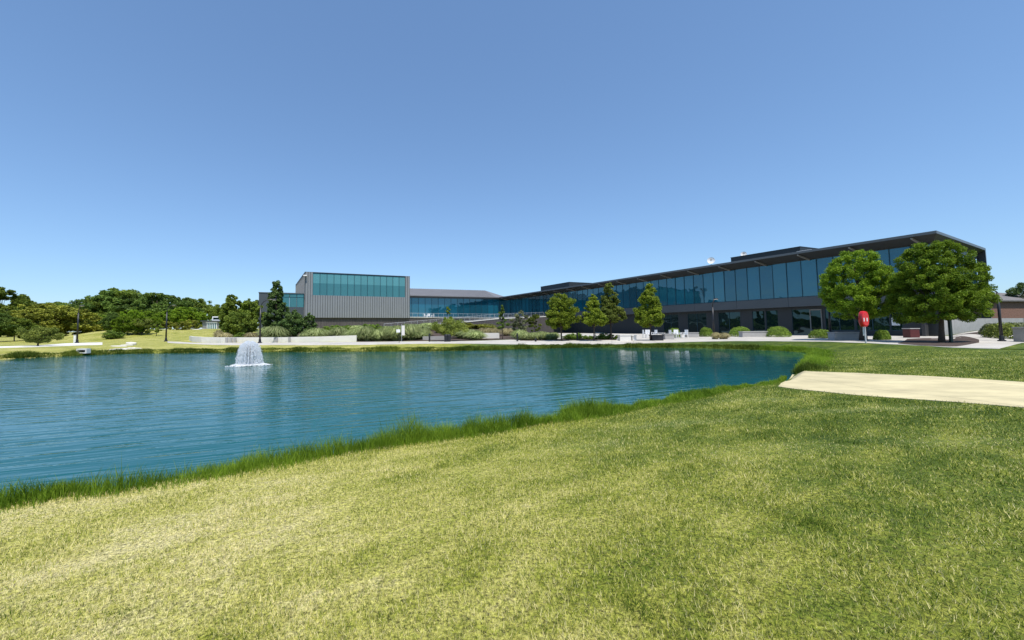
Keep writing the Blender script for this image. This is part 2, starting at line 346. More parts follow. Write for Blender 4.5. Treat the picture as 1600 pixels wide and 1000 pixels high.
def sdist(X, Y, poly=SHORE):
    """signed distance, positive outside"""
    X = np.asarray(X, float); Y = np.asarray(Y, float); shp = X.shape; x = X.ravel(); y = Y.ravel()
    best = np.full(x.shape, 1e18); ins = np.zeros(x.shape, bool)
    for i in range(len(poly)):
        a = poly[i]; b = poly[(i + 1) % len(poly)]; e = b - a
        t = np.clip(((x - a[0]) * e[0] + (y - a[1]) * e[1]) / max(1e-9, e @ e), 0, 1)
        best = np.minimum(best, (x - a[0] - t * e[0]) ** 2 + (y - a[1] - t * e[1]) ** 2)
        c = (a[1] > y) != (b[1] > y)
        with np.errstate(divide='ignore', invalid='ignore'):
            xi = (b[0] - a[0]) * (y - a[1]) / (b[1] - a[1]) + a[0]
        ins ^= c & (x < xi)
    d = np.sqrt(best); return np.where(ins, -d, d).reshape(shp)

AZ = math.radians(-22.3)
DV = np.array([math.sin(AZ), math.cos(AZ), 0]); NV = np.array([-DV[1], DV[0], 0])          # along the long facade, and out of it
ROOFZ = 13.2
A0 = at_z(1463, 360, ROOFZ) - 3.2 * NV; A0[2] = 0                                            # plan point of the facade glass at the near corner
def FP(t, s, z=0.0): q = A0 + DV * t + NV * s; return np.array([q[0], q[1], z])

def terr(X, Y, lower=True):
    X = np.asarray(X, float); Y = np.asarray(Y, float); d = sdist(X, Y)
    z = np.where(d > 0, ZW + 0.28 * ss(d / 0.5) + 0.30 * ss(d / 7.0), ZW - 1.1 * ss(-d / 3.0))
    s = (X - A0[0]) * NV[0] + (Y - A0[1]) * NV[1]
    q = X / np.maximum(Y, 1)
    z = z + 2.1 * ss((s - 22) / 18) * ss((Y - 54) / 45) * ss((q + 0.98) / 0.22)
    z = z + 0.17 * ss((24 - s) / 14) * ss((Y - 34) / 10) * ss((q - 0.1) / 0.2)
    z = z + 0.75 * ss((q - 1.22) / 0.10) * ss((Y - 36) / 14)
    mx, my = plan(165, 78); z = z + 1.15 * np.exp(-(((X - mx) / 8) ** 2 + ((Y - my) / 7) ** 2))
    z = z + 0.025 * np.sin(X * 0.55 + 1) * np.sin(Y * 0.42) * ss(d / 2) + 0.012 * np.sin(X * 1.9) * np.sin(Y * 1.6 + 2) * ss(d / 2)
    return z
def tz(x, y): return float(terr(np.array([x]), np.array([y]))[0])

front_px = [(262, 536), (300, 538), (350, 539), (440, 538.5), (560, 538), (640, 537), (760, 536), (900, 535), (1000, 534), (1100, 533.2), (1200, 533.2), (1280, 534), (1350, 536.3), (1420, 539.5), (1480, 543), (1600, 546.5), (1720, 550)]
FR = [at_z(x, y, -0.03)[:2] for x, y in front_px]
BK = [plan(262, 60), plan(300, 56), plan(350, 54), plan(440, 53.4), plan(560, 53.2), plan(640, 53.5), plan(760, 54), plan(830, 60)] + \
     [FP(78, 3)[:2], FP(60, .5)[:2], FP(48, -1.0)[:2], FP(36, -1.2)[:2], FP(28, -1.2)[:2], FP(21, -1.2)[:2], FP(14, -1.2)[:2], FP(7, -1.2)[:2], FP(1, -1.2)[:2], plan(1600, 53), plan(1720, 45)]
def resample(P, n):
    P = np.array(P, float); t = np.linspace(0, len(P) - 1, n); i = np.minimum(t.astype(int), len(P) - 2); f = (t - i)[:, None]; return P[i] * (1 - f) + P[i + 1] * f
def ruled(name, A, B, nu, nv, material, zoff, thick, kind='structure'):
    a = resample(A, nu); b = resample(B, nu); mb = MB(); pts = []
    for j in range(nv + 1): pts.append(a * (1 - j / nv) + b * (j / nv))
    P = np.array(pts); Z = terr(P[..., 0], P[..., 1]) + zoff
    V = [(P[j, i, 0], P[j, i, 1], Z[j, i]) for j in range(nv + 1) for i in range(nu)]
    mb.v = [tuple(map(float, v)) for v in V]
    for j in range(nv):
        for i in range(nu - 1):
            mb.f.append((j * nu + i, j * nu + i + 1, (j + 1) * nu + i + 1, (j + 1) * nu + i)); mb.mi.append(0)
    ring = [i for i in range(nu)] + [j * nu + nu - 1 for j in range(1, nv + 1)] + [nv * nu + i for i in range(nu - 2, -1, -1)] + [j * nu for j in range(nv - 1, 0, -1)]
    k = len(mb.v); mb.v += [(mb.v[r][0], mb.v[r][1], mb.v[r][2] - thick) for r in ring]
    for i in range(len(ring)):
        j = (i + 1) % len(ring); mb.f.append((ring[i], k + i, k + j, ring[j])); mb.mi.append(0)
    return tag(mb.build(name, material), kind=kind)
dq_ = np.array([.95, -.30]); FR.append(FR[-1] + dq_ * 30); BK.append(BK[-1] + dq_ * 25)
PLAZA = np.array([tuple(p) for p in FR] + [tuple(p) for p in reversed(BK)])
def hit(x, y):
    z = -.1
    for _ in range(8): P = at_z(x, y, z); z = 0.5 * z + 0.5 * tz(P[0], P[1])
    return at_z(x, y, z)[:2]
RAMPA = [hit(*p) for p in ((1216, 604), (1242, 608), (1330, 617), (1450, 625.5), (1600, 637.5), (1750, 650))]
RAMPB = [hit(*p) for p in ((1238, 585), (1262, 580.5), (1340, 583), (1450, 588), (1600, 597.5), (1750, 608))]
for Q_ in (RAMPA, RAMPB): d_ = (Q_[-1] - Q_[-2]) / np.linalg.norm(Q_[-1] - Q_[-2]); Q_.append(Q_[-1] + d_ * 22)
RAMP = np.array([tuple(p) for p in RAMPA] + [tuple(p) for p in reversed(RAMPB)])

def axis(lo, hi, step, far, growth=1.16):
    a = list(np.arange(lo, hi, step)); s = step; x = a[-1]
    while x < far: s *= growth; x += s; a.append(x)
    s = step; x = lo; b = []
    while x > -far: s *= growth; x -= s; b.append(x)
    return np.array(list(reversed(b)) + a)
gx = axis(-34, 46, 0.30, 3500); gy = axis(-3, 60, 0.30, 3500)
GX, GY = np.meshgrid(gx, gy); GZ = terr(GX, GY)
dp = sdist(GX, GY, PLAZA); GZ = GZ - 0.16 * ss((-dp - 0.15) / 0.5)
dr = sdist(GX, GY, RAMP); GZ = GZ - 0.12 * ss((-dr - 0.1) / 0.4)
mb = MB(); nx = len(gx)
me = bpy.data.meshes.new('ground'); co = np.stack([GX, GY, GZ], -1).reshape(-1, 3)
ii, jj = np.meshgrid(np.arange(nx - 1), np.arange(len(gy) - 1)); k = (jj * nx + ii).ravel()
fc = np.stack([k, k + 1, k + nx + 1, k + nx], -1)
me.vertices.add(len(co)); me.vertices.foreach_set('co', co.astype(np.float32).ravel())
me.loops.add(fc.size); me.loops.foreach_set('vertex_index', fc.astype(np.int32).ravel())
me.polygons.add(len(fc)); me.polygons.foreach_set('loop_start', np.arange(0, fc.size, 4, dtype=np.int32)); me.polygons.foreach_set('use_smooth', np.ones(len(fc), bool))
me.materials.append(M['lawn']); me.update(calc_edges=True)
ground = tag(bpy.data.objects.new('ground', me), kind='structure'); COL.objects.link(ground)
tag(MB().poly([(-60, -8, ZW), (36, -8, ZW), (36, 60, ZW), (-60, 60, ZW)]).build('water', M['water']), kind='structure')
tag(ruled('pavement', FR, BK, 90, 14, M['conc'], 0.02, 0.2), kind='structure')
ruled('boat_ramp', RAMPA, RAMPB, 40, 8, M['ramp'], 0.012, 0.2)
# path on the left shore and path up to the little white building
ruled('path', [at_z(-60, 545, 0)[:2], at_z(60, 542, 0)[:2], at_z(110, 540.4, 0)[:2], at_z(160, 538.8, 0)[:2]], [at_z(-60, 543, 0)[:2], at_z(60, 539.6, 0)[:2], at_z(110, 536.6, 0)[:2], at_z(160, 535.8, 0)[:2]], 16, 2, M['white'], 0.05, 0.1)
ruled('path', [plan(300, 90), plan(318, 106)], [plan(311, 90), plan(336, 106)], 8, 2, M['white'], 0.06, 0.1)
ruled('planting_bed', [plan(375, 56), plan(450, 55.5), plan(560, 54.5), plan(660, 54.5), plan(760, 55.5), plan(830, 61)], [plan(372, 70), plan(440, 94), plan(560, 95), plan(660, 94), plan(760, 100), plan(845, 112)], 40, 10, M['mulch'], 0.05, 0.05)
ruled('planting_bed', [plan(812, 52.6), plan(840, 52.6), plan(900, 52.8), plan(962, 52.5)], [plan(815, 56.5), plan(840, 57.5), plan(900, 57.5), plan(955, 56)], 20, 3, M['mulch'], 0.05, 0.05)
# mulch beds and the wedge of verge at the right
ruled('mulch_bed', [at_z(1403, 536.5, 0)[:2], at_z(1440, 540.0, 0)[:2], at_z(1492, 541.8, 0)[:2], at_z(1530, 535.5, 0)[:2]], [at_z(1418, 531.5, 0)[:2], at_z(1455, 530.8, 0)[:2], at_z(1500, 530.6, 0)[:2], at_z(1530, 533.5, 0)[:2]], 14, 4, M['mulch'], 0.045, 0.05)
ruled('mulch_bed', [at_z(1494, 529.0, 0.02)[:2], at_z(1530, 530.2, 0.02)[:2], at_z(1600, 530.5, 0.02)[:2], at_z(1680, 531.5, 0.02)[:2]], [plan(1515, 46), plan(1545, 46), plan(1600, 46), plan(1680, 43)], 14, 5, M['mulch'], 0.05, 0.05)
ruled('grass_verge', [at_z(1562, 545.0, 0)[:2], at_z(1600, 546.0, 0)[:2], at_z(1700, 549, 0)[:2]], [at_z(1566, 544.2, 0)[:2], at_z(1600, 535.5, 0)[:2], at_z(1700, 533, 0)[:2]], 8, 4, M['lawn'], 0.05, 0.05)

# ------------------------------------------------------------------ grass
def blades(name, X, Y, Z, H, Wd, lean, material, v, label, cat):
    n = len(X); a = RNG.uniform(0, 2 * np.pi, n); b = RNG.uniform(0, 2 * np.pi, n)
    dx = np.cos(a) * Wd / 2; dy = np.sin(a) * Wd / 2; lx = np.cos(b) * lean * H; ly = np.sin(b) * lean * H; h = H * np.sqrt(np.maximum(0.05, 1 - lean ** 2))
    P = np.empty((n, 3, 3)); P[:, 0] = np.stack([X - dx, Y - dy, Z - 0.01], -1); P[:, 1] = np.stack([X + dx, Y + dy, Z - 0.01], -1); P[:, 2] = np.stack([X + lx, Y + ly, Z + h], -1)
    o = npmesh(name, P.reshape(-1, 3), 3, material, v); return tag(o, label, cat, kind='stuff')
def tall_blades(X, Y, Z, H, Wd, lean):           # two-piece bent blades as quads then a tip (all quads, tip is thin)
    n = len(X); a = RNG.uniform(0, 2 * np.pi, n); b = RNG.uniform(0, 2 * np.pi, n)
    dx = np.cos(a) * Wd / 2; dy = np.sin(a) * Wd / 2; lx = np.cos(b) * lean * H; ly = np.sin(b) * lean * H
    def row(f, w, q): return np.stack([X + lx * f - dx * w * q, Y + ly * f - dy * w * q, Z + H * q_h], -1)
    lv = [(0.0, 0.0, 1.0), (0.28, 0.6, 0.85), (1.0, 1.0, 0.12)]
    rows = []
    for f, h, w in lv:
        rows.append((np.stack([X + lx * f - dx * w, Y + ly * f - dy * w, Z + H * h - 0.02], -1), np.stack([X + lx * f + dx * w, Y + ly * f + dy * w, Z + H * h - 0.02], -1)))
    P = np.empty((n, 2, 4, 3))
    for k in range(2):
        P[:, k, 0] = rows[k][0]; P[:, k, 1] = rows[k][1]; P[:, k, 2] = rows[k + 1][1]; P[:, k, 3] = rows[k + 1][0]
    return P.reshape(-1, 3)
def inpoly_mask(x, y, poly, margin=0.0): return sdist(x, y, poly) < margin
def smooth_noise(x, y, f, seed):
    r = np.random.default_rng(seed); o = np.zeros_like(x)
    for i in range(9):
        a = r.uniform(0, 2 * np.pi); k = f * r.uniform(0.5, 2.2); o += np.sin((x * np.cos(a) + y * np.sin(a)) * k + r.uniform(0, 6.28)) / 3
    return o
N = 1150000
th = RNG.uniform(math.radians(-58), math.radians(64), N); u = RNG.uniform(0, 1, N)
dd = (1.2 ** 0.75 + u * (44 ** 0.75 - 1.2 ** 0.75)) ** (1 / 0.75)
bx, by = dd * np.sin(th), dd * np.cos(th)
sd = sdist(bx, by); keep = (sd > 0.35) & (sdist(bx, by, RAMP) > RNG.normal(-.02, .05, N)) & (sdist(bx, by, PLAZA) > 0.05) & (RNG.uniform(0, 1, N) < (44 - dd) / 18); bx, by, dd = bx[keep], by[keep], dd[keep]
bz = terr(bx, by); n = len(bx); tuft = 0.5 + 0.5 * smooth_noise(bx, by, 5, 3)
lv = RNG.uniform(0, 1, n); lh = np.ones(n)
for px, py, rx, ry, a_, dv in [(235, 768, .35, .12, 28, .8), (1050, 662, 1.1, .25, 10, .6), (370, 838, .25, .09, 35, .5), (170, 868, .30, .09, 35, .5), (640, 830, .5, .14, 30, .4), (900, 700, 1.0, .3, 20, .4), (1250, 700, 1.4, .3, 10, .35),
                               (1325, 692, .22, .12, 0, -.7), (740, 740, .5, .2, 30, .35), (190, 960, .07, .04, 20, -.9), (1360, 640, 1.6, .22, 0, .6), (1480, 560, 3.5, .5, 0, .35), (1500, 690, .8, .2, 0, .5), (520, 800, .5, .12, 30, .4), (1190, 625, .9, .3, 0, .5)]:
    P = hit(px, py); ca, sa = math.cos(math.radians(a_)), math.sin(math.radians(a_)); ex = (bx - P[0]) * ca + (by - P[1]) * sa; ey = -(bx - P[0]) * sa + (by - P[1]) * ca
    g_ = np.exp(-((ex / rx) ** 2 + (ey / ry) ** 2) * (1 + .35 * smooth_noise(bx, by, 12 / max(rx, .3), 31))); lv += dv * g_; lh *= (1 - .45 * g_ * (dv > 0)) * (1 + .5 * g_ * (dv < 0))
for q_ in range(60):                                  # scattered greener tufts
    d_ = RNG.uniform(2.5, 16); t_ = RNG.uniform(-.9, .95); cx_, cy_ = d_ * math.sin(t_), d_ * math.cos(t_); g_ = np.exp(-((bx - cx_) ** 2 + (by - cy_) ** 2) / RNG.uniform(.04, .13) ** 2); lv -= .45 * g_; lh *= 1 + .55 * g_
blades('lawn_grass', bx, by, bz, lh * RNG.uniform(0.022, 0.048, n) * (0.8 + 0.5 * np.clip(tuft, 0, 1)) * (1 + 0.008 * dd), 0.0044 * (np.maximum(dd, 2) / 2.5) ** 0.68 * RNG.uniform(0.6, 1.3, n), RNG.uniform(0.35, 0.99, n), M['blade'], lv, 'short dry mown grass of the foreground lawn', 'grass')
# tall grass of the near bank: follow the near shoreline
def along(P0, i0, i1, n):
    seg = P0[i0:i1]; L_ = np.concatenate([[0], np.cumsum(np.linalg.norm(np.diff(seg, axis=0), axis=1))]); t = RNG.uniform(0, L_[-1], n)
    x = np.interp(t, L_, seg[:, 0]); y = np.interp(t, L_, seg[:, 1]); tx = np.gradient(seg[:, 0], L_); ty = np.gradient(seg[:, 1], L_)
    nx_ = np.interp(t, L_, ty); ny_ = -np.interp(t, L_, tx); q = np.hypot(nx_, ny_); return x, y, nx_ / q, ny_ / q, t
NS = len(SHORE)
def near_bank():
    seg = np.concatenate([SHORE[-10:], SHORE[:54]]); n = 120000
    x, y, ax, ay, t = along(seg, 0, len(seg), n)
    cam = np.hypot(x, y); off = RNG.uniform(-0.28, 0.62, n) + np.abs(RNG.normal(0, .14, n)) + 0.10 * smooth_noise(x, y, 1.3, 5)
    x, y = x + ax * off, y + ay * off; sgn = sdist(x, y)
    tall = np.clip(0.34 + 0.15 * smooth_noise(x, y, 1.8, 8) + 0.12 * smooth_noise(x, y, 6, 9), 0.10, 0.72) * (1 - 0.85 * ss((sgn - 0.25) / 0.75)) * np.where(RNG.uniform(0, 1, n) < .006, 1.6, RNG.uniform(0.45, 1.15, n))
    tall *= .86 * (1.0 - .5 * ss((cam - 9.5) / 6)) * (.42 + .58 * ss((x + 5.6) / 2.0))
    k = (sgn > -0.33) & (sgn < 1.3) & (sdist(x, y, RAMP) > 0.1); x, y, tall, cam = x[k], y[k], tall[k], cam[k]
    z = np.maximum(terr(x, y), ZW - 0.1); w = 0.0055 * (np.maximum(cam, 5) / 6) ** 0.8 * RNG.uniform(0.7, 1.4, len(x))
    P = tall_blades(x, y, z, tall, w, RNG.uniform(0.05, 0.55, len(x))); v = np.clip(0.50 + 0.22 * smooth_noise(x, y, 1.5, 11) + 0.18 * smooth_noise(x, y, 7, 12) + RNG.uniform(-0.35, 0.35, len(x)), 0, 1)
    tag(npmesh('bank_grass', P, 4, M['reed'], np.repeat(v, 2)), 'tall green grass edging the near shore of the pond', 'grass', kind='stuff')
near_bank()
def far_bank():
    n = 75000; x, y, ax, ay, t = along(SHORE, 52, 5 * 32, n)
    off = np.abs(RNG.normal(0, 0.55, n)) - 0.15; off = off + np.where(x > 15, 0.5 * RNG.uniform(0, 1, n) * np.clip(0.5 + 0.5 * smooth_noise(x, y, 0.4, 2), 0, 1), 0)
    x, y = x + ax * off, y + ay * off; sgn = sdist(x, y); k = (sgn > -0.2) & (sgn < 2.2) & (sdist(x, y, RAMP) > 0.15); x, y, sgn = x[k], y[k], sgn[k]
    cam = np.hypot(x, y)
    tall = np.clip(0.22 + 0.10 * smooth_noise(x, y, 1.1, 18) + 0.06 * smooth_noise(x, y, 3, 19), 0.08, 0.5) * RNG.uniform(0.5, 1.2, len(x)) * (1 - 0.7 * ss(sgn / 2.0))
    P = tall_blades(x, y, np.maximum(terr(x, y), ZW - 0.05), tall, 0.012 * (cam / 25) * RNG.uniform(0.7, 1.5, len(x)), RNG.uniform(0.1, 0.7, len(x)))
    v = np.clip(0.35 + 0.25 * smooth_noise(x, y, 0.8, 21) + RNG.uniform(-0.35, 0.35, len(x)), 0, 1)
    rt = (x > 17.5) & (y < 38); P = P.reshape(-1, 8, 3)
    tag(npmesh('bank_grass', P[~rt].reshape(-1, 3), 4, M['farreed'], np.repeat(v[~rt], 2)), 'rough dark green and yellow grass along the far shore of the pond', 'grass', kind='stuff')
    tag(npmesh('bank_grass', P[rt].reshape(-1, 3), 4, M['reed'], np.repeat(np.clip(v[rt] + .2, 0, 1), 2)), 'bright green grass round the right hand corner of the pond', 'grass', kind='stuff')
far_bank()

# ------------------------------------------------------------------ main building
def skew_end(l): az = math.radians(61.5); return A0[:2] + NV[:2] * 0 + np.array([math.sin(az), math.cos(az)]) * l
ang = math.atan2(DV[1], DV[0])
def loc(P):                       # world plan point -> building coordinates (t, s)
    q = np.array([P[0], P[1]]) - A0[:2]; return (float(q @ DV[:2]), float(q @ NV[:2]))
Eaz = math.radians(61.5); EV = np.array([math.sin(Eaz), math.cos(Eaz)]); Et = (float(EV @ DV[:2]), float(EV @ NV[:2]))   # end-wall direction in (t,s)
def E(l, t0=0.0, s0=0.0): return (t0 + Et[0] * l, s0 + Et[1] * l)
bld = empty('office_building', (A0[0], A0[1], 0), ang, 'long two storey grey building with a blue glass upper floor and deep flat roof', 'building')
T1 = 116.0; GT, GB, BB = 12.1, 6.3, 4.77
t0 = 1.3; end = 21.0
# roof slab, with a fascia and a soffit that tapers down to the head of the glass
ro = MB(); c0 = (0.0, 3.2); cB = E(24.8, *c0)
outer = [c0, cB, (cB[0] + 2, -26), (T1 + 3, -26), (T1 + 3, 3.2)]
ro.prism(outer[::-1], 12.86, ROOFZ)
ro.build('roof', M['fascia'], bld)
inner = [(t0, 0.05), E(22.5, t0, 0.05), (T1 + 2, -25), (T1 + 2, 0.05)]
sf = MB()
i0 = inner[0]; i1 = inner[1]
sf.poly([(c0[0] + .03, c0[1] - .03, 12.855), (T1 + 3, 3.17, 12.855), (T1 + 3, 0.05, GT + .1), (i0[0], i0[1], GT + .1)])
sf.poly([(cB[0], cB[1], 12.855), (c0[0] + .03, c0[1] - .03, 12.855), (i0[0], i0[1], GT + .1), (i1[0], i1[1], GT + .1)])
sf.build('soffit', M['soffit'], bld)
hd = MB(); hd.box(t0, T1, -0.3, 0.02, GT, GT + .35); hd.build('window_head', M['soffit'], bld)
for k in range(18):               # outriggers under the roof
    t = 2.2 + 6.15 * k
    if t > T1: break
    MB().hexa([(t - .09, .06, 12.0), (t + .09, .06, 12.0), (t + .09, 3.1, 12.56), (t - .09, 3.1, 12.56), (t - .09, .06, 12.22), (t + .09, .06, 12.22), (t + .09, 3.1, 12.74), (t - .09, 3.1, 12.74)]).build('outrigger', M['beam'], bld)
# upper windows: one per bay, each with its frame
def upper_window(ta, tb, share=None):
    j = random.uniform(-.012, .012); j2 = random.uniform(-.03, .03)
    pb = MB(); pb.poly([(ta + .03, 0, GB), (ta + .03, j2, GT), (tb - .03, j2 + j, GT), (tb - .03, j, GB)][::-1]); w = pb.build('window', M['glass'], bld)
    f = MB(); f.box(ta - .035, ta + .035, -.1, .07, GB, GT); f.box(ta + .035, tb - .035, -.05, .04, GB, GB + .07); f.build('frame', M['mull'], w)
    return w
tt = 1.35; kk = 0
while tt + 2.05 <= T1:
    upper_window(tt, tt + 2.05); tt += 2.05
# body behind the glass, spandrel band, ground floor
MB().prism([(t0 + .2, -.12), (T1, -.12), (T1, -25), E(22.0, t0 + .3, -.2)][::1], GB - .02, GT - .02).build('interior', M['wall_d'], bld)
bn = MB()
for i in range(0, 14):
    a = t0 + i * 8.2; b = min(T1, a + 8.17); bn.box(a, b, -.3, .12, BB, GB - .02)
bn.build('spandrel_band', M['panel_m'], bld)
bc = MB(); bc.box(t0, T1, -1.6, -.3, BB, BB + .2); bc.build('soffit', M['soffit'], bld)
# ground floor set back 1.3 m: wall piers and windows read off the photograph
gs = -1.3
def tg(px): # facade coordinate for a picture column on the ground-floor plane
    P0 = FP(0, gs); d = ray(px, 505); q = ((P0 - CAM) @ NV) / (d @ NV); P = CAM + d * q; return float((P - A0) @ DV)
wins = [(1037, 1060), (1075, 1104), (1123, 1157), (1176, 1195), (1197.5, 1216), (1238, 1266), (1290, 1335), (1338, 1390), (1392, 1410)]
wl = MB(); edges = []
for a, b in wins: edges.append((tg(b), tg(a)))
edges.sort(); cur = t0 + .3
for a, b in edges:
    sill = 0.9 if b < tg(1285) else 0.15
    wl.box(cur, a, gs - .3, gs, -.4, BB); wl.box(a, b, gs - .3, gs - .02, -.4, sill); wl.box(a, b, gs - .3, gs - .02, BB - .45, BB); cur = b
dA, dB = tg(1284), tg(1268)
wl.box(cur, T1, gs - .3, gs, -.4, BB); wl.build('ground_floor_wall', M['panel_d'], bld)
for a, b in edges:
    sill = 0.9 if b < tg(1285) else 0.15
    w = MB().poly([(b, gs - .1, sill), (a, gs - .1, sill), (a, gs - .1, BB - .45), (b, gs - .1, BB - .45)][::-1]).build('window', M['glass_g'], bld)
    fr = MB(); nn = max(1, round((b - a) / 2.2))
    for q in range(nn + 1): x = a + (b - a) * q / nn; fr.box(x - .04, x + .04, gs - .12, gs - .04, sill, BB - .45)
    fr.box(a + .04, b - .04, gs - .11, gs - .05, sill, sill + .08); fr.build('frame', M['mull'], w)
dr_ = MB().box(dA, dB, gs + .02, gs + .06, .1, 4.1).build('door', M['glass_g'], bld)
fr = MB(); fr.box(dA - .12, dA, gs + .01, gs + .14, .1, 4.3); fr.box(dB, dB + .12, gs + .01, gs + .14, .1, 4.3); fr.box(dA, dB, gs + .01, gs + .14, 4.1, 4.3); fr.build('frame', M['beam'], dr_)
po = MB(); pa = tg(1406); pb_ = tg(1393); po.box(pa, pb_, gs - .05, gs - .03, 1.6, 2.7); po.build('notice', M['wpaint'], bld)
# glazed end wall
def EW(l, z, off=0.0):
    p = E(l, t0, 0.05); nx_, ny_ = Et[1], -Et[0]
    if nx_ > 0: nx_, ny_ = -nx_, -ny_
    return (p[0] + nx_ * off, p[1] + ny_ * off, z)
for k in range(10):
    a, b = 0.15 + k * 2.1, 0.15 + (k + 1) * 2.1
    w = MB().poly([EW(a + .03, GB), EW(b - .03, GB), EW(b - .03, GT - .4), EW(a + .03, GT - .4)]).build('window', M['glass'], bld)
    MB().hexa([EW(a - .04, GB), EW(a + .04, GB), EW(a + .04, GB, .1), EW(a - .04, GB, .1), EW(a - .04, GT - .4), EW(a + .04, GT - .4), EW(a + .04, GT - .4, .1), EW(a - .04, GT - .4, .1)]).build('frame', M['mull'], w)
def ebox(l0, l1, o0, o1, z0, z1): return [EW(l0, z0, o0), EW(l1, z0, o0), EW(l1, z0, o1), EW(l0, z0, o1), EW(l0, z1, o0), EW(l1, z1, o0), EW(l1, z1, o1), EW(l0, z1, o1)]
MB().hexa(ebox(.1, 21.3, -.3, .14, GT - .4, GT + .25)).build('end_beam', M['panel_m'], bld)
MB().hexa(ebox(.1, 21.3, -.3, .12, BB, GB - .02)).build('spandrel_band', M['panel_m'], bld)
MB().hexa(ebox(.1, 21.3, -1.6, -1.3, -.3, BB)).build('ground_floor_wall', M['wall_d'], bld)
q0, q1 = E(21.6, t0, .05), E(24.4, *c0); q2, q3 = (q1[0] + Et[0] * .35, q1[1] + Et[1] * .35), (q0[0] + Et[0] * .35, q0[1] + Et[1] * .35)
MB().hexa([(*q, -.3) for q in (q0, q1, q2, q3)] + [(*q, 12.85) for q in (q0, q1, q2, q3)]).build('end_fin', M['fascia'], bld)
MB().box(t0 - .0, t0 + .25, -.35, .16, BB, GT + .2).build('corner_post', M['panel_m'], bld)
# roof-top plant screens
def penth(xn, xf, ytop, s, depth):
    ta = tproj(xn, ytop, s); tb = tproj(xf, ytop, s); z = zproj(xn, ytop, s)
    p = MB(); p.box(ta, tb, s - depth, s, ROOFZ + .003, z); p.box(ta - .05, tb + .05, s - depth - .05, s + .05, z, z + .08); p.build('plant_screen', M['panel_d'], bld)
def tproj(x, y, s): P0 = FP(0, s); d = ray(x, y); q = ((P0 - CAM) @ NV) / (d @ NV); return float((CAM + d * q - A0) @ DV)
def zproj(x, y, s): P0 = FP(0, s); d = ray(x, y); q = ((P0 - CAM) @ NV) / (d @ NV); return float((CAM + d * q)[2])
penth(889, 844.7, 440.8, -4, 9); penth(1250, 1141, 385.5, -4, 6)

# ------------------------------------------------------------------ box-shaped hall, left block, wing
U_ = np.array([math.cos(-AZ), math.sin(-AZ)])       # right-hand direction of the fronts (perpendicular to the long facade)
BL = at_y(476, 496, 100.0); hall = empty('hall', (BL[0], BL[1], 0), math.atan2(U_[1], U_[0]), 'boxy grey ribbed metal hall with a strip of teal windows along its top', 'building')
BW = 27.1; PB, PT = 4.7, 16.15
def hz(x, y):                                        # position on the hall front for a pixel
    n2 = np.array([-U_[1], U_[0], 0]); d = ray(x, y); q = ((BL - CAM) @ n2) / (d @ n2); P = CAM + d * q; return float((P - BL)[:2] @ U_), float(P[2])
w0, wz1 = hz(489, 425.8); w1, _ = hz(633, 432.5); wz0 = hz(560, 462.8)[1]; wz1 = PT - .35
bk = loc(BL) ; side = at_y(462, 444.5, 129.0)[:2] - BL[:2]; sdl = (float(side @ U_), float(side @ np.array([-U_[1], U_[0]])))
body = MB()
foot = [(0, 0), (BW, 0), (BW + sdl[0], sdl[1]), sdl]
body.prism([(0, .12), (BW, .12), (BW + sdl[0], sdl[1]), (sdl[0], sdl[1])], PB, PT - .1); body.build('wall', M['panel'], hall)
fp = MB(); x = 0.0
def cladding(mb_, x0, x1, z0, z1, pitch=.60):
    x = x0
    while x < x1 - .05:
        e = min(x + pitch, x1); mb_.box(x + .12, e, -.1, .12, z0, z1); mb_.box(x, x + .12, .03, .12, z0, z1, 1); x = e
cladding(fp, 0, w0, wz0, PT - .1); cladding(fp, w1, BW, wz0, PT - .1); cladding(fp, 0, BW, PB, wz0 - .003); fp.build('cladding', [M['panel'], M['panel_m']], hall)
sd_ = MB(); LS = math.hypot(*sdl); nS = 40
for i in range(nS):
    a = i / nS; px_, py_ = sdl[0] * a, sdl[1] * a + .12; sd_.box(px_ - .08, px_ + .02, py_, py_ + .09, PB, PT - .12)
sd_.build('side_seams', M['panel'], hall)
cp = MB(); cp.prism([(-.08, -.1), (BW + .08, -.1), (BW + sdl[0] + .08, sdl[1] + .1), (sdl[0] - .08, sdl[1] + .1)], PT - .1, PT); cp.build('coping', M['fascia'], hall)
nW = 14
for i in range(nW):
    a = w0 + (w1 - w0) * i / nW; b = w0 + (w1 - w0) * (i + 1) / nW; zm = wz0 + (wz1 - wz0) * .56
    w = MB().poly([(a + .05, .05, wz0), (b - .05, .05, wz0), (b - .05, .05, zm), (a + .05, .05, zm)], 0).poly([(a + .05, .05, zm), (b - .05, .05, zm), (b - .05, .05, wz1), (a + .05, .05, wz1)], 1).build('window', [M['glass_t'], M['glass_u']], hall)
    MB().box(a - .05, a + .05, -.03, .1, wz0, wz1).box(a + .05, b - .05, -.01, .1, wz1, wz1 + .24).build('frame', M['mull'], w)
bb = MB(); bb.prism([(.2, .4), (BW - .1, .4), (BW - .1 + sdl[0], sdl[1]), (sdl[0] + .2, sdl[1])], 0.5, PB - .003); bb.build('brick_base', M['brick'], hall)
MB().box(-.5, .35, -.9, -.1, 15.0, 15.25).build('floodlight', M['wpaint'], hall)
gl = empty('glazed_annex', (BL[0], BL[1], 0), math.atan2(U_[1], U_[0]), 'low annex with a grey wall and teal glazed corner, left of the ribbed hall', 'building')
MB().box(-10.4, -.2, .3, 14, 0.5, 7.3).build('base_wall', M['panel_m'], gl)
MB().box(-10.4, -5.2, .3, 14, 7.303, 10.6).build('wall', M['panel_m'], gl); MB().box(-10.5, -.1, .2, 14.1, 10.6, 10.8).build('coping', M['fascia'], gl)
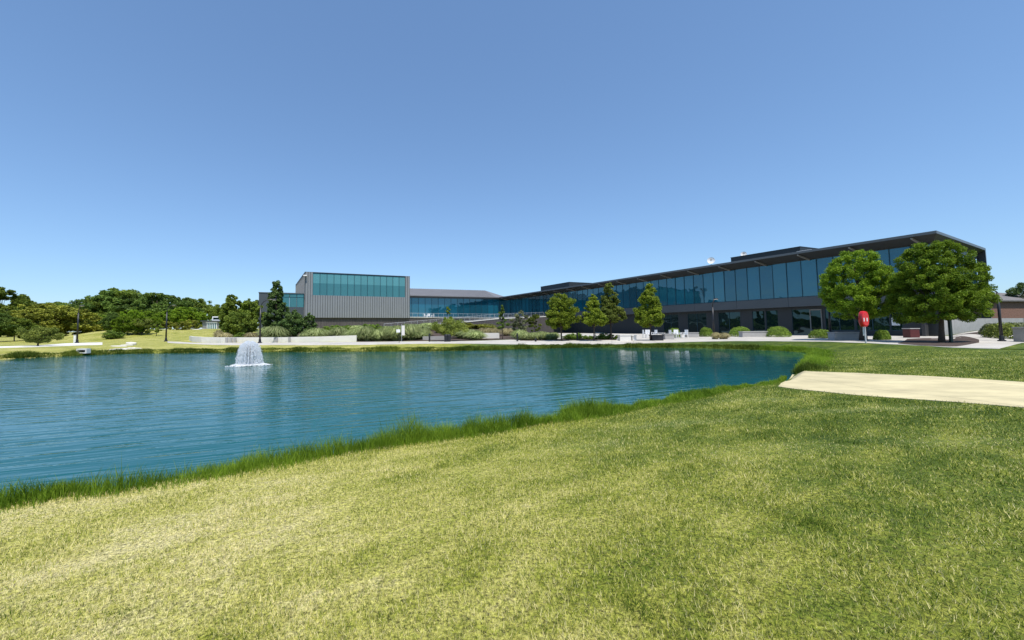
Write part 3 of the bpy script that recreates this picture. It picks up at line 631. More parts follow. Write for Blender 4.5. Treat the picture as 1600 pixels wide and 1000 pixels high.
for i in range(3):
    a = -5.2 + i * 1.66; w = MB().poly([(a + .05, .35, 7.3), (a + 1.6, .35, 7.3), (a + 1.6, .35, 10.6), (a + .05, .35, 10.6)]).build('window', M['glass_t'], gl)
    MB().box(a, a + .07, .28, .5, 7.303, 10.6).box(a + .07, a + 1.66, .3, .45, 9.7, 9.76).build('frame', M['mull'], w)
# wing
WL = at_y(600, 497, 135.6); WR = at_y(790, 497, 151.0); wd = (WR - WL)[:2]; wlen = float(np.hypot(*wd)); wdir = wd / wlen
wing = empty('rear_wing', (WL[0], WL[1], 0), math.atan2(wdir[1], wdir[0]), 'glass fronted rear wing with a pitched grey seamed metal roof, behind the terrace', 'building')
EZ = 13.0
rf = MB(); xr = wlen - 3.5
rf.hexa([(0, -1.2, EZ), (wlen, -1.2, EZ), (wlen, 18, EZ), (0, 18, EZ), (0, -1.2, EZ + .3), (wlen, -1.2, EZ + .3), (wlen, 18, EZ + .3), (0, 18, EZ + .3)])
rf.poly([(0, -1.1, EZ + .3), (wlen - .3, -1.1, EZ + .3), (xr - 1, 8, EZ + 3.5), (0, 8, EZ + 3.5)]); rf.poly([(wlen - .3, -1.1, EZ + .3), (wlen - .3, 17, EZ + .3), (xr - 1, 8, EZ + 3.5)]); rf.poly([(0, 8, EZ + 3.5), (xr - 1, 8, EZ + 3.5), (wlen - .3, 17, EZ + .3), (0, 17, EZ + .3)])
k = 0
while k * .7 < xr - 1.4:
    a = k * .7; rf.hexa([(a, -1.1, EZ + .302), (a + .07, -1.1, EZ + .302), (a + .07, 8, EZ + 3.5), (a, 8, EZ + 3.5), (a, -1.1, EZ + .40), (a + .07, -1.1, EZ + .40), (a + .07, 8, EZ + 3.6), (a, 8, EZ + 3.6)]); k += 1
rf.build('roof', M['roof'], wing)
MB().box(0, wlen, -.2, 16, EZ - .55, EZ - .003).build('window_head', M['panel_m'], wing)
MB().box(0, wlen, .3, 16, 4.0, EZ - .56).build('interior', M['wall_d'], wing)
nb = int(wlen / 2.3)
for i in range(nb):
    a = i * wlen / nb; b = (i + 1) * wlen / nb
    w = MB().poly([(a, .1, 4.8), (b, .1, 4.8), (b, .1, EZ - .56), (a, .1, EZ - .56)]).build('window', M['glass'], wing)
    MB().box(a - .05, a + .05, 0, .12, 4.8, EZ - .56).build('frame', M['mull'], w)
# terrace slab, ramp wall, railings
def line_rail(parent, P, Q, h=1.15, sp=1.6, name='railing', mt='steel'):
    P, Q = np.array(P, float), np.array(Q, float); Lh = np.linalg.norm((Q - P)[:2]); n = max(1, int(Lh / sp)); r = MB()
    for i in range(n + 1):
        p = P + (Q - P) * i / n; r.tube([p, p + [0, 0, h]], [.035, .035], 5)
    for f in (1.0, .15): r.tube([P + [0, 0, h * f], Q + [0, 0, h * f]], [.03, .03], 5)
    for f in (.32, .49, .66, .83): r.tube([P + [0, 0, h * f], Q + [0, 0, h * f]], [.008, .008], 4)
    return r.build(name, M[mt], parent)
TL = at_y(636, 496, 112.0); TR = at_y(800, 496, 128.0); TZ = 4.95
ter = empty('terrace', (TL[0], TL[1], 0), 0, 'raised terrace of dark brick with a pale edge and thin steel railing', 'terrace')
o0 = np.array([TL[0], TL[1], 0])
def T_(p, z): return (p[0] - o0[0], p[1] - o0[1], z)
TB1, TB2 = plan(800, 150), plan(636, 138)
MB().prism([T_(TL, 0)[:2], T_(TR, 0)[:2], T_(TB1, 0)[:2], T_(TB2, 0)[:2]], 0.5, TZ - .2).build('brick_wall', M['brick'], ter)
MB().prism([T_(TL + [0, -.2, 0], 0)[:2], T_(TR + [0, -.2, 0], 0)[:2], T_(TB1, 0)[:2], T_(TB2, 0)[:2]], TZ - .197, TZ).build('floor', M['conc'], ter)
line_rail(ter, T_(TL, TZ), T_(TR, TZ))
rw = empty('ramp_wall', (0, 0, 0), 0, 'dark brick wall with a white top edge carrying the sloping ramp up to the terrace', 'wall')
R1 = at_y(600, 514, 90.0); R2 = at_y(718, 503, 101.0); R3 = at_y(779.5, 497, 108.0); R4 = at_y(850, 494.0, 118.0); R5 = at_y(905, 493, 126)
rr = MB(); cpm = MB()
for P, Q in ((R1, R2), (R2, R3), (R3, R4), (R4, R5)):
    rr.hexa([(P[0], P[1], .3), (Q[0], Q[1], .3), (Q[0], Q[1] + 3, .3), (P[0], P[1] + 3, .3), (P[0], P[1], P[2] - .25), (Q[0], Q[1], Q[2] - .25), (Q[0], Q[1] + 3, Q[2] - .25), (P[0], P[1] + 3, P[2] - .25)])
    cpm.hexa([(P[0], P[1] - .1, P[2] - .247), (Q[0], Q[1] - .1, Q[2] - .247), (Q[0], Q[1] + 3, Q[2] - .247), (P[0], P[1] + 3, P[2] - .247), (P[0], P[1] - .1, P[2]), (Q[0], Q[1] - .1, Q[2]), (Q[0], Q[1] + 3, Q[2]), (P[0], P[1] + 3, P[2])])
rr.build('brick_wall', M['brick'], rw); cpm.build('coping', M['white'], rw)
line_rail(rw, R1, R2); line_rail(rw, R2, R3); line_rail(rw, R3, R4)

# little white pavilion on the hill
PW = plan(316, 108); pz = tz(*PW); pav = empty('pavilion', (PW[0], PW[1], pz), .12, 'small white and grey pavilion with a glazed front on the grassy hill', 'building')
pw = (plan(344, 108) - PW)[0]
MB().box(0, pw, 0, 5, -1, 2.0).build('wall', M['panel'], pav); MB().box(-.3, pw + .2, -.5, 5.4, 2.003, 2.25).build('roof', M['panel_m'], pav)
MB().box(pw * .42, pw * .95, 1, 4, 2.253, 3.4).build('clerestory', M['wpaint'], pav); MB().box(pw * .47, pw * .9, .95, .99, 2.6, 3.1).build('window', M['glass_g'], pav)
w = MB().box(pw * .27, pw * .76, -.06, -.02, 0.0, 1.55).build('window', M['glass_t'], pav); f = MB()
for i in range(6): x = pw * (.27 + .098 * i); f.box(x - .08, x + .08, -.15, -.065, 0, 1.55)
f.box(pw * .2, pw * .8, -.16, -.066, 1.55, 1.9); f.build('frame', M['wpaint'], w)

# curved white retaining wall with its darker inserts
def wall_strip(name, pxs, Ys, ztop, material, label, th=.35, inserts=(), zb=-.3):
    e = empty(name, (*plan(pxs[0], Ys[0]), 0), 0, label, 'wall'); o = np.array([*plan(pxs[0], Ys[0])])
    P = [plan(x, y) - o for x, y in zip(pxs, Ys)]; mb_ = MB()
    for i in range(len(P) - 1):
        a, b = P[i], P[i + 1]; d = (b - a) / np.linalg.norm(b - a); n_ = np.array([-d[1], d[0]]) * th; j = .02
        a2 = a + d * j
        mb_.hexa([(*a2, zb), (*b, zb), (*(b + n_), zb), (*(a2 + n_), zb), (*a2, ztop[i]), (*b, ztop[i + 1]), (*(b + n_), ztop[i + 1]), (*(a2 + n_), ztop[i])])
    mb_.build('wall', material, e)
    for x0, x1, Y, zt in inserts:
        a, b = plan(x0, Y) - o, plan(x1, Y) - o; q = MB(); n = max(1, int((b - a)[0] / .5))
        for i in range(n):
            c = a + (b - a) * i / n; c2 = a + (b - a) * (i + .62) / n; q.box(c[0], c2[0], c[1] - .1, c[1] + .05, -.1, zt)
        q.build('ribbed_insert', M['grayc'], e)
    return e
wall_strip('retaining_wall', [296, 301, 315, 345, 380, 440, 500, 557], [62, 58.5, 56.3, 55.0, 54.6, 54.3, 54.3, 54.5], [.82, .80, .74, .70, .68, .66, .72, .84], M['white'],
           'long curved white retaining wall beside the lakeside path, left of the gardens', inserts=((353, 372, 54.5, .66), (429, 437, 54.1, .64), (451, 456, 54.1, .66)))
wall_strip('garden_wall', [739, 780], [60, 60.5], [.95, .95], M['white'], 'low pale garden wall in front of the pink flowering grasses', .5)
wall_strip('garden_wall', [660, 694], [57, 57], [.55, .55], M['grayc'], 'low grey stone wall behind the lakeside path by the dark bins', 1.2)
wall_strip('retaining_wall', [1470, 1492, 1540, 1600, 1720], [52.5, 53.5, 56.5, 58, 55], [2.45, 2.45, 2.5, 2.5, 2.5], M['grayc'], 'grey concrete retaining wall running right from the end of the glass building', .35)
# bank held up by that wall
pp = [plan(1478, 54), plan(1540, 57.2), plan(1600, 58.7), plan(1720, 55.7), plan(1800, 120), plan(1480, 120)]
tag(MB().prism([tuple(p) for p in pp], 1.2, 2.42).build('grass_bank', M['lawn']), kind='structure')

# ------------------------------------------------------------------ trees
def crown(seed, H, Wr, shape, nclump, nleaf, leaf, flat=.7, rc=.26, inner=.35, lop=.18):
    r = np.random.default_rng(seed)
    def prof(h):
        if shape == 'round': return np.power(np.maximum(0, 1 - (2 * h - 1) ** 2), .42)
        if shape == 'egg': return np.where(h < .35, np.sqrt(np.maximum(0, 1 - ((h - .35) / .38) ** 2)), np.power(np.maximum(0, 1 - ((h - .35) / .68) ** 2), .62))
        if shape == 'egg2': return np.where(h < .3, .72 + .28 * np.sqrt(np.maximum(0, 1 - ((h - .3) / .3) ** 2)), np.power(np.maximum(0, 1 - ((h - .3) / .72) ** 2), .5))
        if shape == 'cone': return np.where(h < .16, .55 + .45 * (h / .16), np.power(np.maximum(0, (1.04 - h) / .88), .72))
        if shape == 'spire': return np.where(h < .1, .7 + 3 * h, np.maximum(.04, (1.02 - h) / .92))
        return np.power(np.maximum(0, 1 - (2 * h - 1) ** 4), .5)
    hh = r.uniform(0.02, .98, nclump * 6); pr = prof(hh); k = r.uniform(0, 1, len(hh)) < pr; hh = hh[k][:nclump]; pr = pr[k][:nclump]; m_ = len(hh)
    if shape in ('spire', 'cone'):
        hh[:8] = np.linspace(.62, .985, 8); pr = prof(hh)
    a = r.uniform(0, 2 * np.pi, m_); ph = r.uniform(0, 6.28, 4)
    lobes = 1 + lop * np.sin(2 * a + ph[0]) * .7 + lop * np.sin(3 * a + ph[1] + 4 * hh) + lop * .7 * np.sin(5 * a + ph[2] - 7 * hh)
    rad = pr * Wr * lobes * (inner + (1 - inner) * np.sqrt(r.uniform(0, 1, m_)))
    C = np.stack([rad * np.cos(a), rad * np.sin(a), hh * H], -1)
    R_ = np.maximum(Wr * rc * r.uniform(.6, 1.35, m_) * (.45 + .55 * pr), .045 * H)
    per = np.maximum(4, (nleaf * R_ ** 2 / np.sum(R_ ** 2)).astype(int)); idx = np.repeat(np.arange(m_), per); n = len(idx)
    d = r.normal(size=(n, 3)); d /= np.linalg.norm(d, axis=1)[:, None]; rr_ = np.power(r.uniform(0, 1, n), .45) * R_[idx]
    P = C[idx] + d * rr_[:, None] * np.array([1, 1, flat]); 
    nn = r.normal(size=(n, 3)) + d * .6 + np.array([0, 0, .5]); nn /= np.linalg.norm(nn, axis=1)[:, None]
    t = np.cross(nn, r.normal(size=(n, 3))); t /= np.linalg.norm(t, axis=1)[:, None]; b = np.cross(nn, t)
    s = leaf * r.uniform(.55, 1.3, n)[:, None]
    V = np.stack([P - t * s * .55, P - b * s * .34, P + t * s * .55, P + b * s * .34], 1).reshape(-1, 3)
    cv = r.uniform(0, 1, m_); v = np.clip(.55 * cv[idx] + .45 * r.uniform(0, 1, n), 0, 1)
    return V, v, C
def trunk_mesh(H0, Ht, C, rad, seed, zc, nl=12, lean=0.0):
    r = np.random.default_rng(seed + 99); mb_ = MB(); top = zc + (Ht - zc) * .72
    pts = []; n = 7
    for i in range(n):
        f = i / (n - 1); pts.append((lean * f + rad * .5 * math.sin(3 * f + seed), rad * .5 * math.cos(4 * f + seed) - rad * .5, -.25 + (top + .25) * f))
    mb_.tube(pts, [rad * (1.25 if i == 0 else 1) * (1 - .82 * i / (n - 1)) for i in range(n)], 8)
    if len(C):
        sel = r.permutation(len(C))[:nl]
        for j in sel:
            c = C[j]; base = min(top * .92, max(H0 * .75, zc + c[2] * .55 - .2 * np.hypot(c[0], c[1]))); f = base / top
            p0 = (lean * f, 0, base); p2 = (c[0] * .92, c[1] * .92, zc + c[2]); p1 = (p0[0] * .5 + p2[0] * .5, p2[1] * .5, base + (p2[2] - base) * .38)
            r0 = rad * (1 - .8 * f) * .55; mb_.tube([p0, p1, p2], [r0, r0 * .6, r0 * .2], 5)
    return mb_
def tree(name, px, Y, ytop, wpx, ycb, shape, lm, label, cat='tree', group=None, nclump=60, nleaf=9000, leaf=.16, rad=None, seed=1, ybase=None, **kw):
    P = plan(px, Y); z = tz(*P) if ybase is None else at_y(px, ybase, Y)[2]
    top = at_y(px, ytop, Y)[2] - z; cb = at_y(px, ycb, Y)[2] - z; Wr = wpx / 2 * Y / FPX
    Wr *= .80; Hc = (top - cb)
    e = empty(name, (P[0], P[1], z), 0, label, cat, group)
    V, v, C = crown(seed, Hc * .95, Wr, shape, nclump, nleaf, leaf, **kw); V[:, 2] += cb + Hc * .025
    npmesh('crown', V, 4, L[lm], v, e)
    rad = rad or max(.05, top * .022)
    trunk_mesh(max(cb, .4), top, C, rad, seed, max(cb, .1)).build('trunk', M['bark'], e, smooth=True)
    return e
# trees standing round the building
tree('oak_tree', 1343, 43.5, 388, 112, 501, 'egg', 'lush', 'full round green tree behind the red lifebuoy cabinet', nclump=420, nleaf=80000, leaf=.14, rad=.30, seed=14, flat=.9, rc=.13, inner=.2, lop=.10)
tree('oak_tree', 1467, 37.5, 375, 134, 507, 'egg2', 'lush', 'widest green tree, hiding the near corner of the glass building', nclump=520, nleaf=110000, leaf=.13, rad=.21, seed=26, flat=.85, rc=.12, inner=.2, lop=.09)
tree('cypress_tree', 1016, 50.0, 442, 52, 512, 'cone', 'yellow', 'yellow green conical tree beside the white cafe chairs', nclump=210, nleaf=30000, leaf=.15, rad=.10, seed=31, rc=.22, flat=.85, lop=.14, inner=.15)
tree('cypress_tree', 954, 54.0, 441, 44, 508, 'cone', 'olive', 'taller grey green conical tree, right one of the overlapping pair', nclump=170, nleaf=21000, leaf=.17, rad=.11, seed=34, rc=.24)
tree('cypress_tree', 928, 51.0, 459, 46, 511, 'cone', 'yellow', 'shorter bright yellow green tree in front of the tall grey green conical one', nclump=150, nleaf=21000, leaf=.17, rad=.10, seed=37, rc=.26, inner=.3)
tree('cypress_tree', 877, 52.0, 457, 56, 517, 'egg', 'yellow', 'bushy yellow brown tree with foliage nearly to the ground, right of the ramp wall', nclump=190, nleaf=26000, leaf=.17, rad=.12, seed=41, rc=.24)
tree('young_tree', 701, 53.0, 497, 60, 524, 'egg', 'olive', 'low spreading olive tree beside the two dark litter bins', nclump=60, nleaf=9000, leaf=.15, rad=.09, seed=43, rc=.26, lop=.3)
tree('young_tree', 700, 54.5, 479, 16, 502, 'cone', 'yellow', 'thin light green sapling poking above the low olive tree', nclump=16, nleaf=1500, leaf=.15, rad=.05, seed=44, rc=.35)
tree('young_tree', 785, 58.0, 476, 20, 515, 'spire', 'mid', 'slender dark sapling with a narrow pointed top before the ramp wall', nclump=36, nleaf=4200, leaf=.15, rad=.07, seed=47, rc=.34, lop=.35)
tree('young_tree', 812, 60.0, 484, 30, 521, 'egg', 'grey', 'silvery grey green bushy young tree right of the slender sapling', nclump=40, nleaf=6500, leaf=.16, rad=.07, seed=51)
tree('young_tree', 836, 58.0, 490, 28, 519, 'round', 'olive', 'small brownish young tree between the silvery one and the bushy yellow one', nclump=30, nleaf=4500, leaf=.16, rad=.06, seed=53)
tree('pine_tree', 431, 76.0, 437, 48, 520, 'cone', 'conifer', 'tall pointed dark conifer left of the ribbed hall', nclump=230, nleaf=32000, leaf=.25, rad=.22, seed=61, rc=.17, inner=.2, flat=.8, lop=.1)
tree('magnolia_tree', 457, 62.0, 484, 48, 529, 'egg', 'conifer', 'rounded dark evergreen between the tall conifer and the ribbed hall', nclump=150, nleaf=18000, leaf=.2, rad=.10, seed=63, rc=.2, inner=.2, flat=.8, lop=.1)
tree('magnolia_tree', 484, 64.0, 488, 26, 528, 'egg', 'conifer', 'narrow dark evergreen at the foot of the ribbed hall', nclump=90, nleaf=9000, leaf=.2, rad=.08, seed=65, rc=.22, flat=.8)
tree('oak_tree', 361, 84.0, 459, 44, 520, 'egg', 'dark', 'tall dark green tree behind the left end of the white retaining wall', nclump=160, nleaf=22000, leaf=.28, rad=.2, seed=67, rc=.2, inner=.2, flat=.8)
tree('oak_tree', 392, 82.0, 466, 40, 520, 'round', 'dark', 'broad dark tree between the lamp post and the tallest tree of its clump', nclump=150, nleaf=20000, leaf=.28, rad=.18, seed=69, rc=.2, inner=.2, flat=.8)
tree('oak_tree', 372, 70.0, 487, 58, 525, 'round', 'dark', 'low wide dark tree leaning over the white retaining wall', nclump=160, nleaf=20000, leaf=.24, rad=.14, seed=71, lop=.2, rc=.2, inner=.2)
tree('oak_tree', 62, 47.0, 511, 54, 535, 'round', 'olive', 'small round olive green tree alone on the lawn by the left path', nclump=60, nleaf=10000, leaf=.15, rad=.10, seed=73, flat=.6)
tree('young_tree', 281, 88.0, 503, 26, 519, 'round', 'brown', 'small brownish tree on the slope just left of the pavilion pair', nclump=34, nleaf=4000, leaf=.22, rad=.08, seed=75)
tree('young_tree', 300, 92.0, 499, 30, 516, 'round', 'brown', 'small brownish tree right beside the white pavilion', nclump=34, nleaf=4500, leaf=.22, rad=.08, seed=77)
tree('young_tree', 222, 74.0, 497, 34, 522, 'round', 'olive', 'pale olive tree with thin bare trunk, left of the second lamp post', nclump=44, nleaf=6000, leaf=.2, rad=.07, seed=79)
tree('young_tree', 245, 72.0, 502, 16, 520, 'egg', 'dark', 'small dark sapling just left of the second lamp post', nclump=22, nleaf=2400, leaf=.18, rad=.06, seed=81)
tree('pine_tree', 1610, 90.0, 437, 54, 482, 'egg', 'conifer', 'dark pine cut off by the right edge of the photograph', nclump=60, nleaf=9000, leaf=.3, rad=.2, seed=83, ybase=497)
# the wood along the left horizon: four kinds, copied
protos = {}
def proto(kind):
    if kind in protos: return protos[kind]
    S = dict(oak=('round', 'dark', 130, 16000, .042, .75, .22), elm=('egg', 'mid', 120, 15000, .04, .9, .19), pine=('cone', 'dark', 90, 12000, .045, .5, .24), lush=('round', 'lush', 110, 14000, .045, .8, .22), rust=('round', 'brown', 110, 14000, .045, .8, .22))[kind]
    e = empty('woodland_tree', (0, 0, 0)); cb = .22 if kind in ('oak', 'pine', 'elm') else .06
    V, v, C = crown(200 + len(protos), (1 - cb) * .97, .40, S[0], S[2], S[3], S[4], flat=S[5], rc=S[6], lop=.28); V[:, 2] += cb
    npmesh('crown', V, 4, L[S[1]], v, e)
    mb_ = trunk_mesh(.2, 1.0, C, .018, len(protos), cb); tk = mb_.build('trunk', M['bark'], e, smooth=True)
    tk.data.vertices.foreach_set('co', np.array([(v_[0], v_[1], v_[2]) for v_ in mb_.v], dtype=np.float32).ravel())
    protos[kind] = e; e['used'] = 0; return e
WT = dict(oak=('dark leafy tree in the back row of the wood along the left horizon', 'dark trees of the far wood'),
          pine=('flat topped dark pine standing above the left end of the wood', 'pines of the far wood'),
          lush=('bright green rounded tree in the front row of the wood, before the dark trees', 'bright green trees of the wood edge'),
          rust=('brownish green rounded tree in the front row of the wood near the first lamp post', 'brownish trees of the wood edge'))
ORD = 'first second third fourth fifth sixth seventh eighth ninth tenth eleventh twelfth thirteenth fourteenth fifteenth sixteenth seventeenth eighteenth nineteenth twentieth'.split()
ORD += ['twenty-' + w for w in ORD[:9]] + ['thirtieth'] + ['thirty-' + w for w in ORD[:9]] + ['fortieth'] + ['forty-' + w for w in ORD[:9]]
LISTS = {}; WR_ = random.Random(12)
def wood(kind, px, Y, ytop, aspect, ybase=None):
    p = proto('elm' if kind == 'oak' and WR_.random() < .4 else kind); aspect *= WR_.uniform(.8, 1.15); ytop += WR_.uniform(-3, 5) if kind == 'oak' else WR_.uniform(-2, 3); o = p if not p['used'] else copy_tree(p); p['used'] = 1
    if kind in ('oak', 'pine') and Y > 76: Y = Y * 1.75
    P = plan(px, Y); z = tz(*P); h = at_y(px, ytop, Y)[2] - z
    o.location = (P[0], P[1], z); o.scale = (h * aspect, h * aspect, h); o.rotation_euler = (0, 0, random.uniform(0, 6.28)); tag(o, WT[kind][0], 'tree', WT[kind][1])
    if px <= -100: tag(o, 'dark tree outside the left edge of the photograph, %s one' % ('nearer' if px > -150 else 'farther'), 'tree', 'dark trees outside the frame')
    if -100 < px < 1600: LISTS.setdefault(kind, []).append((px, o))
for kind, px, Y, yt, asp in [
    ('pine', -60, 88, 440, 1.1), ('pine', 2, 84, 449, 1.2), ('pine', 34, 90, 459, 1.3), ('oak', 82, 112, 470, 1.3), ('oak', 104, 125, 468, 1.4), ('oak', 130, 128, 468, 1.3), ('oak', 150, 118, 463, 1.3),
    ('oak', 172, 120, 454, 1.25), ('oak', 196, 125, 453, 1.2), ('oak', 220, 122, 459, 1.3), ('oak', 243, 118, 452, 1.15), ('oak', 262, 128, 462, 1.3), ('oak', 284, 134, 466, 1.25), ('oak', 304, 138, 466, 1.2),
    ('oak', 346, 120, 474, 1.0), ('oak', 395, 125, 468, 1.1), ('oak', 62, 130, 476, 1.4), ('oak', 12, 78, 482, 1.3), ('oak', -120, 90, 440, 1.2), ('oak', -200, 92, 445, 1.2),
    ('rust', 48, 76, 478, 1.35), ('rust', 78, 84, 474, 1.35), ('rust', 104, 88, 478, 1.4), ('rust', 126, 94, 486, 1.4), ('oak', 24, 70, 492, 1.5), ('oak', -8, 68, 490, 1.4), ('oak', 172, 95, 488, 1.5),
    ('lush', 206, 80, 482, 1.15), ('lush', 228, 84, 484, 1.15), ('lush', 192, 73, 493, 1.2), ('lush', 214, 74, 497, 1.3), ('lush', 240, 82, 492, 1.2), ('lush', 268, 108, 481, 1.5), ('lush', 288, 112, 480, 1.4), ('lush', 308, 126, 484, 1.3), ('lush', 250, 104, 490, 1.5), ('lush', 152, 100, 492, 1.4), ('oak', 174, 74, 490, 1.1), ('lush', 178, 92, 499, 1.8), ('lush', 162, 98, 500, 1.8), ('rust', 140, 100, 500, 1.6), ('rust', 234, 96, 500, 2.2), ('rust', 256, 100, 502, 2.2), ('lush', 194, 90, 502, 2.2), ('lush', 212, 88, 500, 1.8)]:
    wood(kind, px, Y, yt, asp)
ST = dict(oak='dark leafy tree in the wood on the left horizon, %s from the left', pine='flat topped dark pine above the left end of the wood, %s from the left',
          lush='bright green rounded tree at the front of the wood, %s from the left', rust='brownish green rounded tree near the first lamp post, %s from the left')
for kind, l in LISTS.items():
    for i, (px, o) in enumerate(sorted(l, key=lambda q: q[0])): o['label'] = ST[kind] % ORD[i]
# trees beyond the left edge that the long glass front mirrors
for (x, y, h, k_) in [(-60, 20, 9, 'oak'), (-68, 5, 11, 'oak'), (-64, -12, 8, 'oak'), (-74, -25, 10, 'oak'), (-60, -38, 12, 'oak'), (-80, -50, 11, 'oak'), (-30, -40, 9, 'oak'), (-45, -46, 8, 'oak'), (-84, 38, 10, 'oak')]:
    o = copy_tree(protos[k_]); o.location = (x, y, 0); o.scale = (h * 1.3, h * 1.3, h); o.rotation_euler = (0, 0, x)
    tag(o, 'tree outside the left edge of the photograph, seen only mirrored in the glass', 'tree', 'mirrored trees')

# ------------------------------------------------------------------ shrubs and grasses
def bush(px, Y, ytop, ybot, wpx, lm, label, name='clipped_shrub', seed=5, leaf=.09, nleaf=6000, group=None):
    P = plan(px, Y); z = at_y(px, ybot, Y)[2]; z = min(z, tz(*P) + .1) if z < tz(*P) else tz(*P); top = at_y(px, ytop, Y)[2] - z; Wr = wpx / 2 * Y / FPX
    r = np.random.default_rng(seed); n = nleaf; d = r.normal(size=(n, 3)); d[:, 2] = np.abs(d[:, 2]) * 1.0; d /= np.linalg.norm(d, axis=1)[:, None]
    sq = np.array([Wr, Wr * .95, top]); lump = 1 + .05 * np.sin(5 * d[:, 0] + seed) + .04 * np.sin(7 * d[:, 1] - seed) + .03 * np.sin(9 * d[:, 2])
    dd_ = np.sign(d) * np.abs(d) ** .85
    Pp = dd_ * sq * (lump * r.uniform(.82, 1.02, n))[:, None]
    nn = d + r.normal(size=(n, 3)) * .7; nn /= np.linalg.norm(nn, axis=1)[:, None]; t = np.cross(nn, r.normal(size=(n, 3))); t /= np.linalg.norm(t, axis=1)[:, None]; b = np.cross(nn, t); s = leaf * r.uniform(.6, 1.3, n)[:, None]
    V = np.stack([Pp - t * s * .5, Pp - b * s * .4, Pp + t * s * .5, Pp + b * s * .4], 1).reshape(-1, 3)
    o = npmesh(name, V, 4, L[lm], r.uniform(0, 1, n)); o.location = (P[0], P[1], z); return tag(o, label, 'shrub', group)
for px, Y, yt, yb, w, lb in [(1103, 63, 512, 524, 18, 'clipped round green shrub just left of the tall lamp post in front of the windows'), (1156, 60.5, 511, 523.5, 28, 'clipped round green shrub behind the left end of the concrete bench'),
                             (1215, 57, 511, 523.5, 31, 'widest clipped round green shrub, right of the concrete bench'), (1267 + 14, 50, 515, 525, 27, 'low clipped shrub beside the glass door, partly behind a lamp post'),
                             (1377, 44, 516.5, 525, 19, 'small clipped shrub right of the round tree trunk'), (1054, 62, 513, 521, 16, 'small round shrub behind the white cafe tables')]:
    bush(px, Y, yt, yb, w, 'boxwood', lb, seed=int(px))
for px, Y, yt, yb, w, lm, lb in [(1568, 40, 505, 527, 40, 'olive', 'loose green shrub in the mulch bed right of the last lamp post'), (1550, 43, 506, 520, 24, 'grey', 'grey green shrub left of the last lamp post, against the wall'),
                                 (1588, 44, 504, 515, 30, 'grey', 'grey green shrub behind the grey block at the right edge')]:
    bush(px, Y, yt, yb, w, lm, lb, name='shrub', seed=int(px), leaf=.14, nleaf=2600)
def grass_clump_mesh(seed, n, lm, name):
    r = np.random.default_rng(seed); a = r.uniform(0, 2 * np.pi, n); rad = np.sqrt(r.uniform(0, 1, n)) * .25; X = rad * np.cos(a); Y = rad * np.sin(a)
    H = r.uniform(.35, 1.15, n); sp = r.uniform(.05, 1.0, n); dx = np.cos(a); dy = np.sin(a); w = .017
    rows = []
    for f, h, ww in ((0, 0, 1), (.3, .62, 1), (.75, .95, .7), (1.15, .80, .2)):
        cx = X + dx * sp * f * .62; cy = Y + dy * sp * f * .62; cz = H * h * (1 - .35 * sp * f); rows.append((np.stack([cx - dy * w * ww, cy + dx * w * ww, cz], -1), np.stack([cx + dy * w * ww, cy - dx * w * ww, cz], -1)))
    P = np.empty((n, 3, 4, 3))
    for k in range(3): P[:, k, 0] = rows[k][0]; P[:, k, 1] = rows[k][1]; P[:, k, 2] = rows[k + 1][1]; P[:, k, 3] = rows[k + 1][0]
    return npmesh(name, P.reshape(-1, 3), 4, L[lm], np.repeat(r.uniform(0, 1, n), 3))
gp = {}
GL = dict(pampas=('pale green arching ornamental grass clump in the lakeside garden beds', 'green ornamental grasses'), straw=('straw coloured ornamental grass clump in the lakeside garden beds', 'straw ornamental grasses'),
          boxwood=('low green leafy mound among the ornamental grasses of the garden beds', 'green mounds in the beds'), brown=('brownish green mounded shrub at the foot of the ramp wall', 'shrubs along the ramp wall'))
def clump(kind, px, Y, ytop, wpx):
    if kind not in gp:
        gp[kind] = None
        if kind in ('pampas', 'straw'): o = grass_clump_mesh(len(gp), 1500, kind, 'grass_clump')
        else:
            V, v, C = crown(300 + len(gp), 1.0, .55, 'round', 40, 3600, .085, flat=.8, rc=.32); o = npmesh('mounded_shrub', V, 4, L[kind], v)
        gp[kind] = o
    else: o = gp[kind].copy(); COL.objects.link(o)
    P = plan(px, Y); z = tz(*P); h = max(.25, at_y(px, ytop, Y)[2] - z); w = wpx * Y / FPX
    o.location = (P[0], P[1], z - .03); f_ = random.uniform(.9, 1.35); o.scale = (w * f_ / 1.1, w * f_ / 1.1, h * random.uniform(.85, 1.3)); o.rotation_euler = (0, 0, random.uniform(0, 6.28)); tag(o, GL[kind][0], 'ornamental grass' if kind in ('pampas', 'straw') else 'shrub', GL[kind][1]); return o
CS = dict(pampas='pale green arching grass clump in the garden beds, %s from the left', straw='straw coloured grass clump in the garden beds, %s from the left',
          boxwood='low green leafy mound in the garden beds, %s from the left', brown='brownish green shrub before the ramp wall, %s from the left')
cl = [('pampas', 420, 62, 512, 30), ('pampas', 432, 58, 515, 26), ('straw', 352, 60, 519, 15), ('straw', 342, 62, 518, 13), ('straw', 392, 60, 519, 14), ('boxwood', 377, 60, 522, 16),
      ('pampas', 495, 60, 516, 26), ('pampas', 478, 59, 520, 18), ('boxwood', 514, 68, 511, 22), ('pampas', 527, 62, 514, 24)]
r_ = random.Random(4)
for i in range(22):
    px = 535 + i * 5.2 + r_.uniform(-3, 3); cl.append((r_.choice(['pampas', 'pampas', 'pampas', 'boxwood']), px, r_.uniform(56, 66), r_.uniform(511, 519), r_.uniform(17, 27)))
for i in range(14):
    px = 520 + i * 14 + r_.uniform(-5, 5); cl.append((r_.choice(['boxwood', 'pampas', 'brown']), px, r_.uniform(72, 84), r_.uniform(506, 511), r_.uniform(18, 28)))
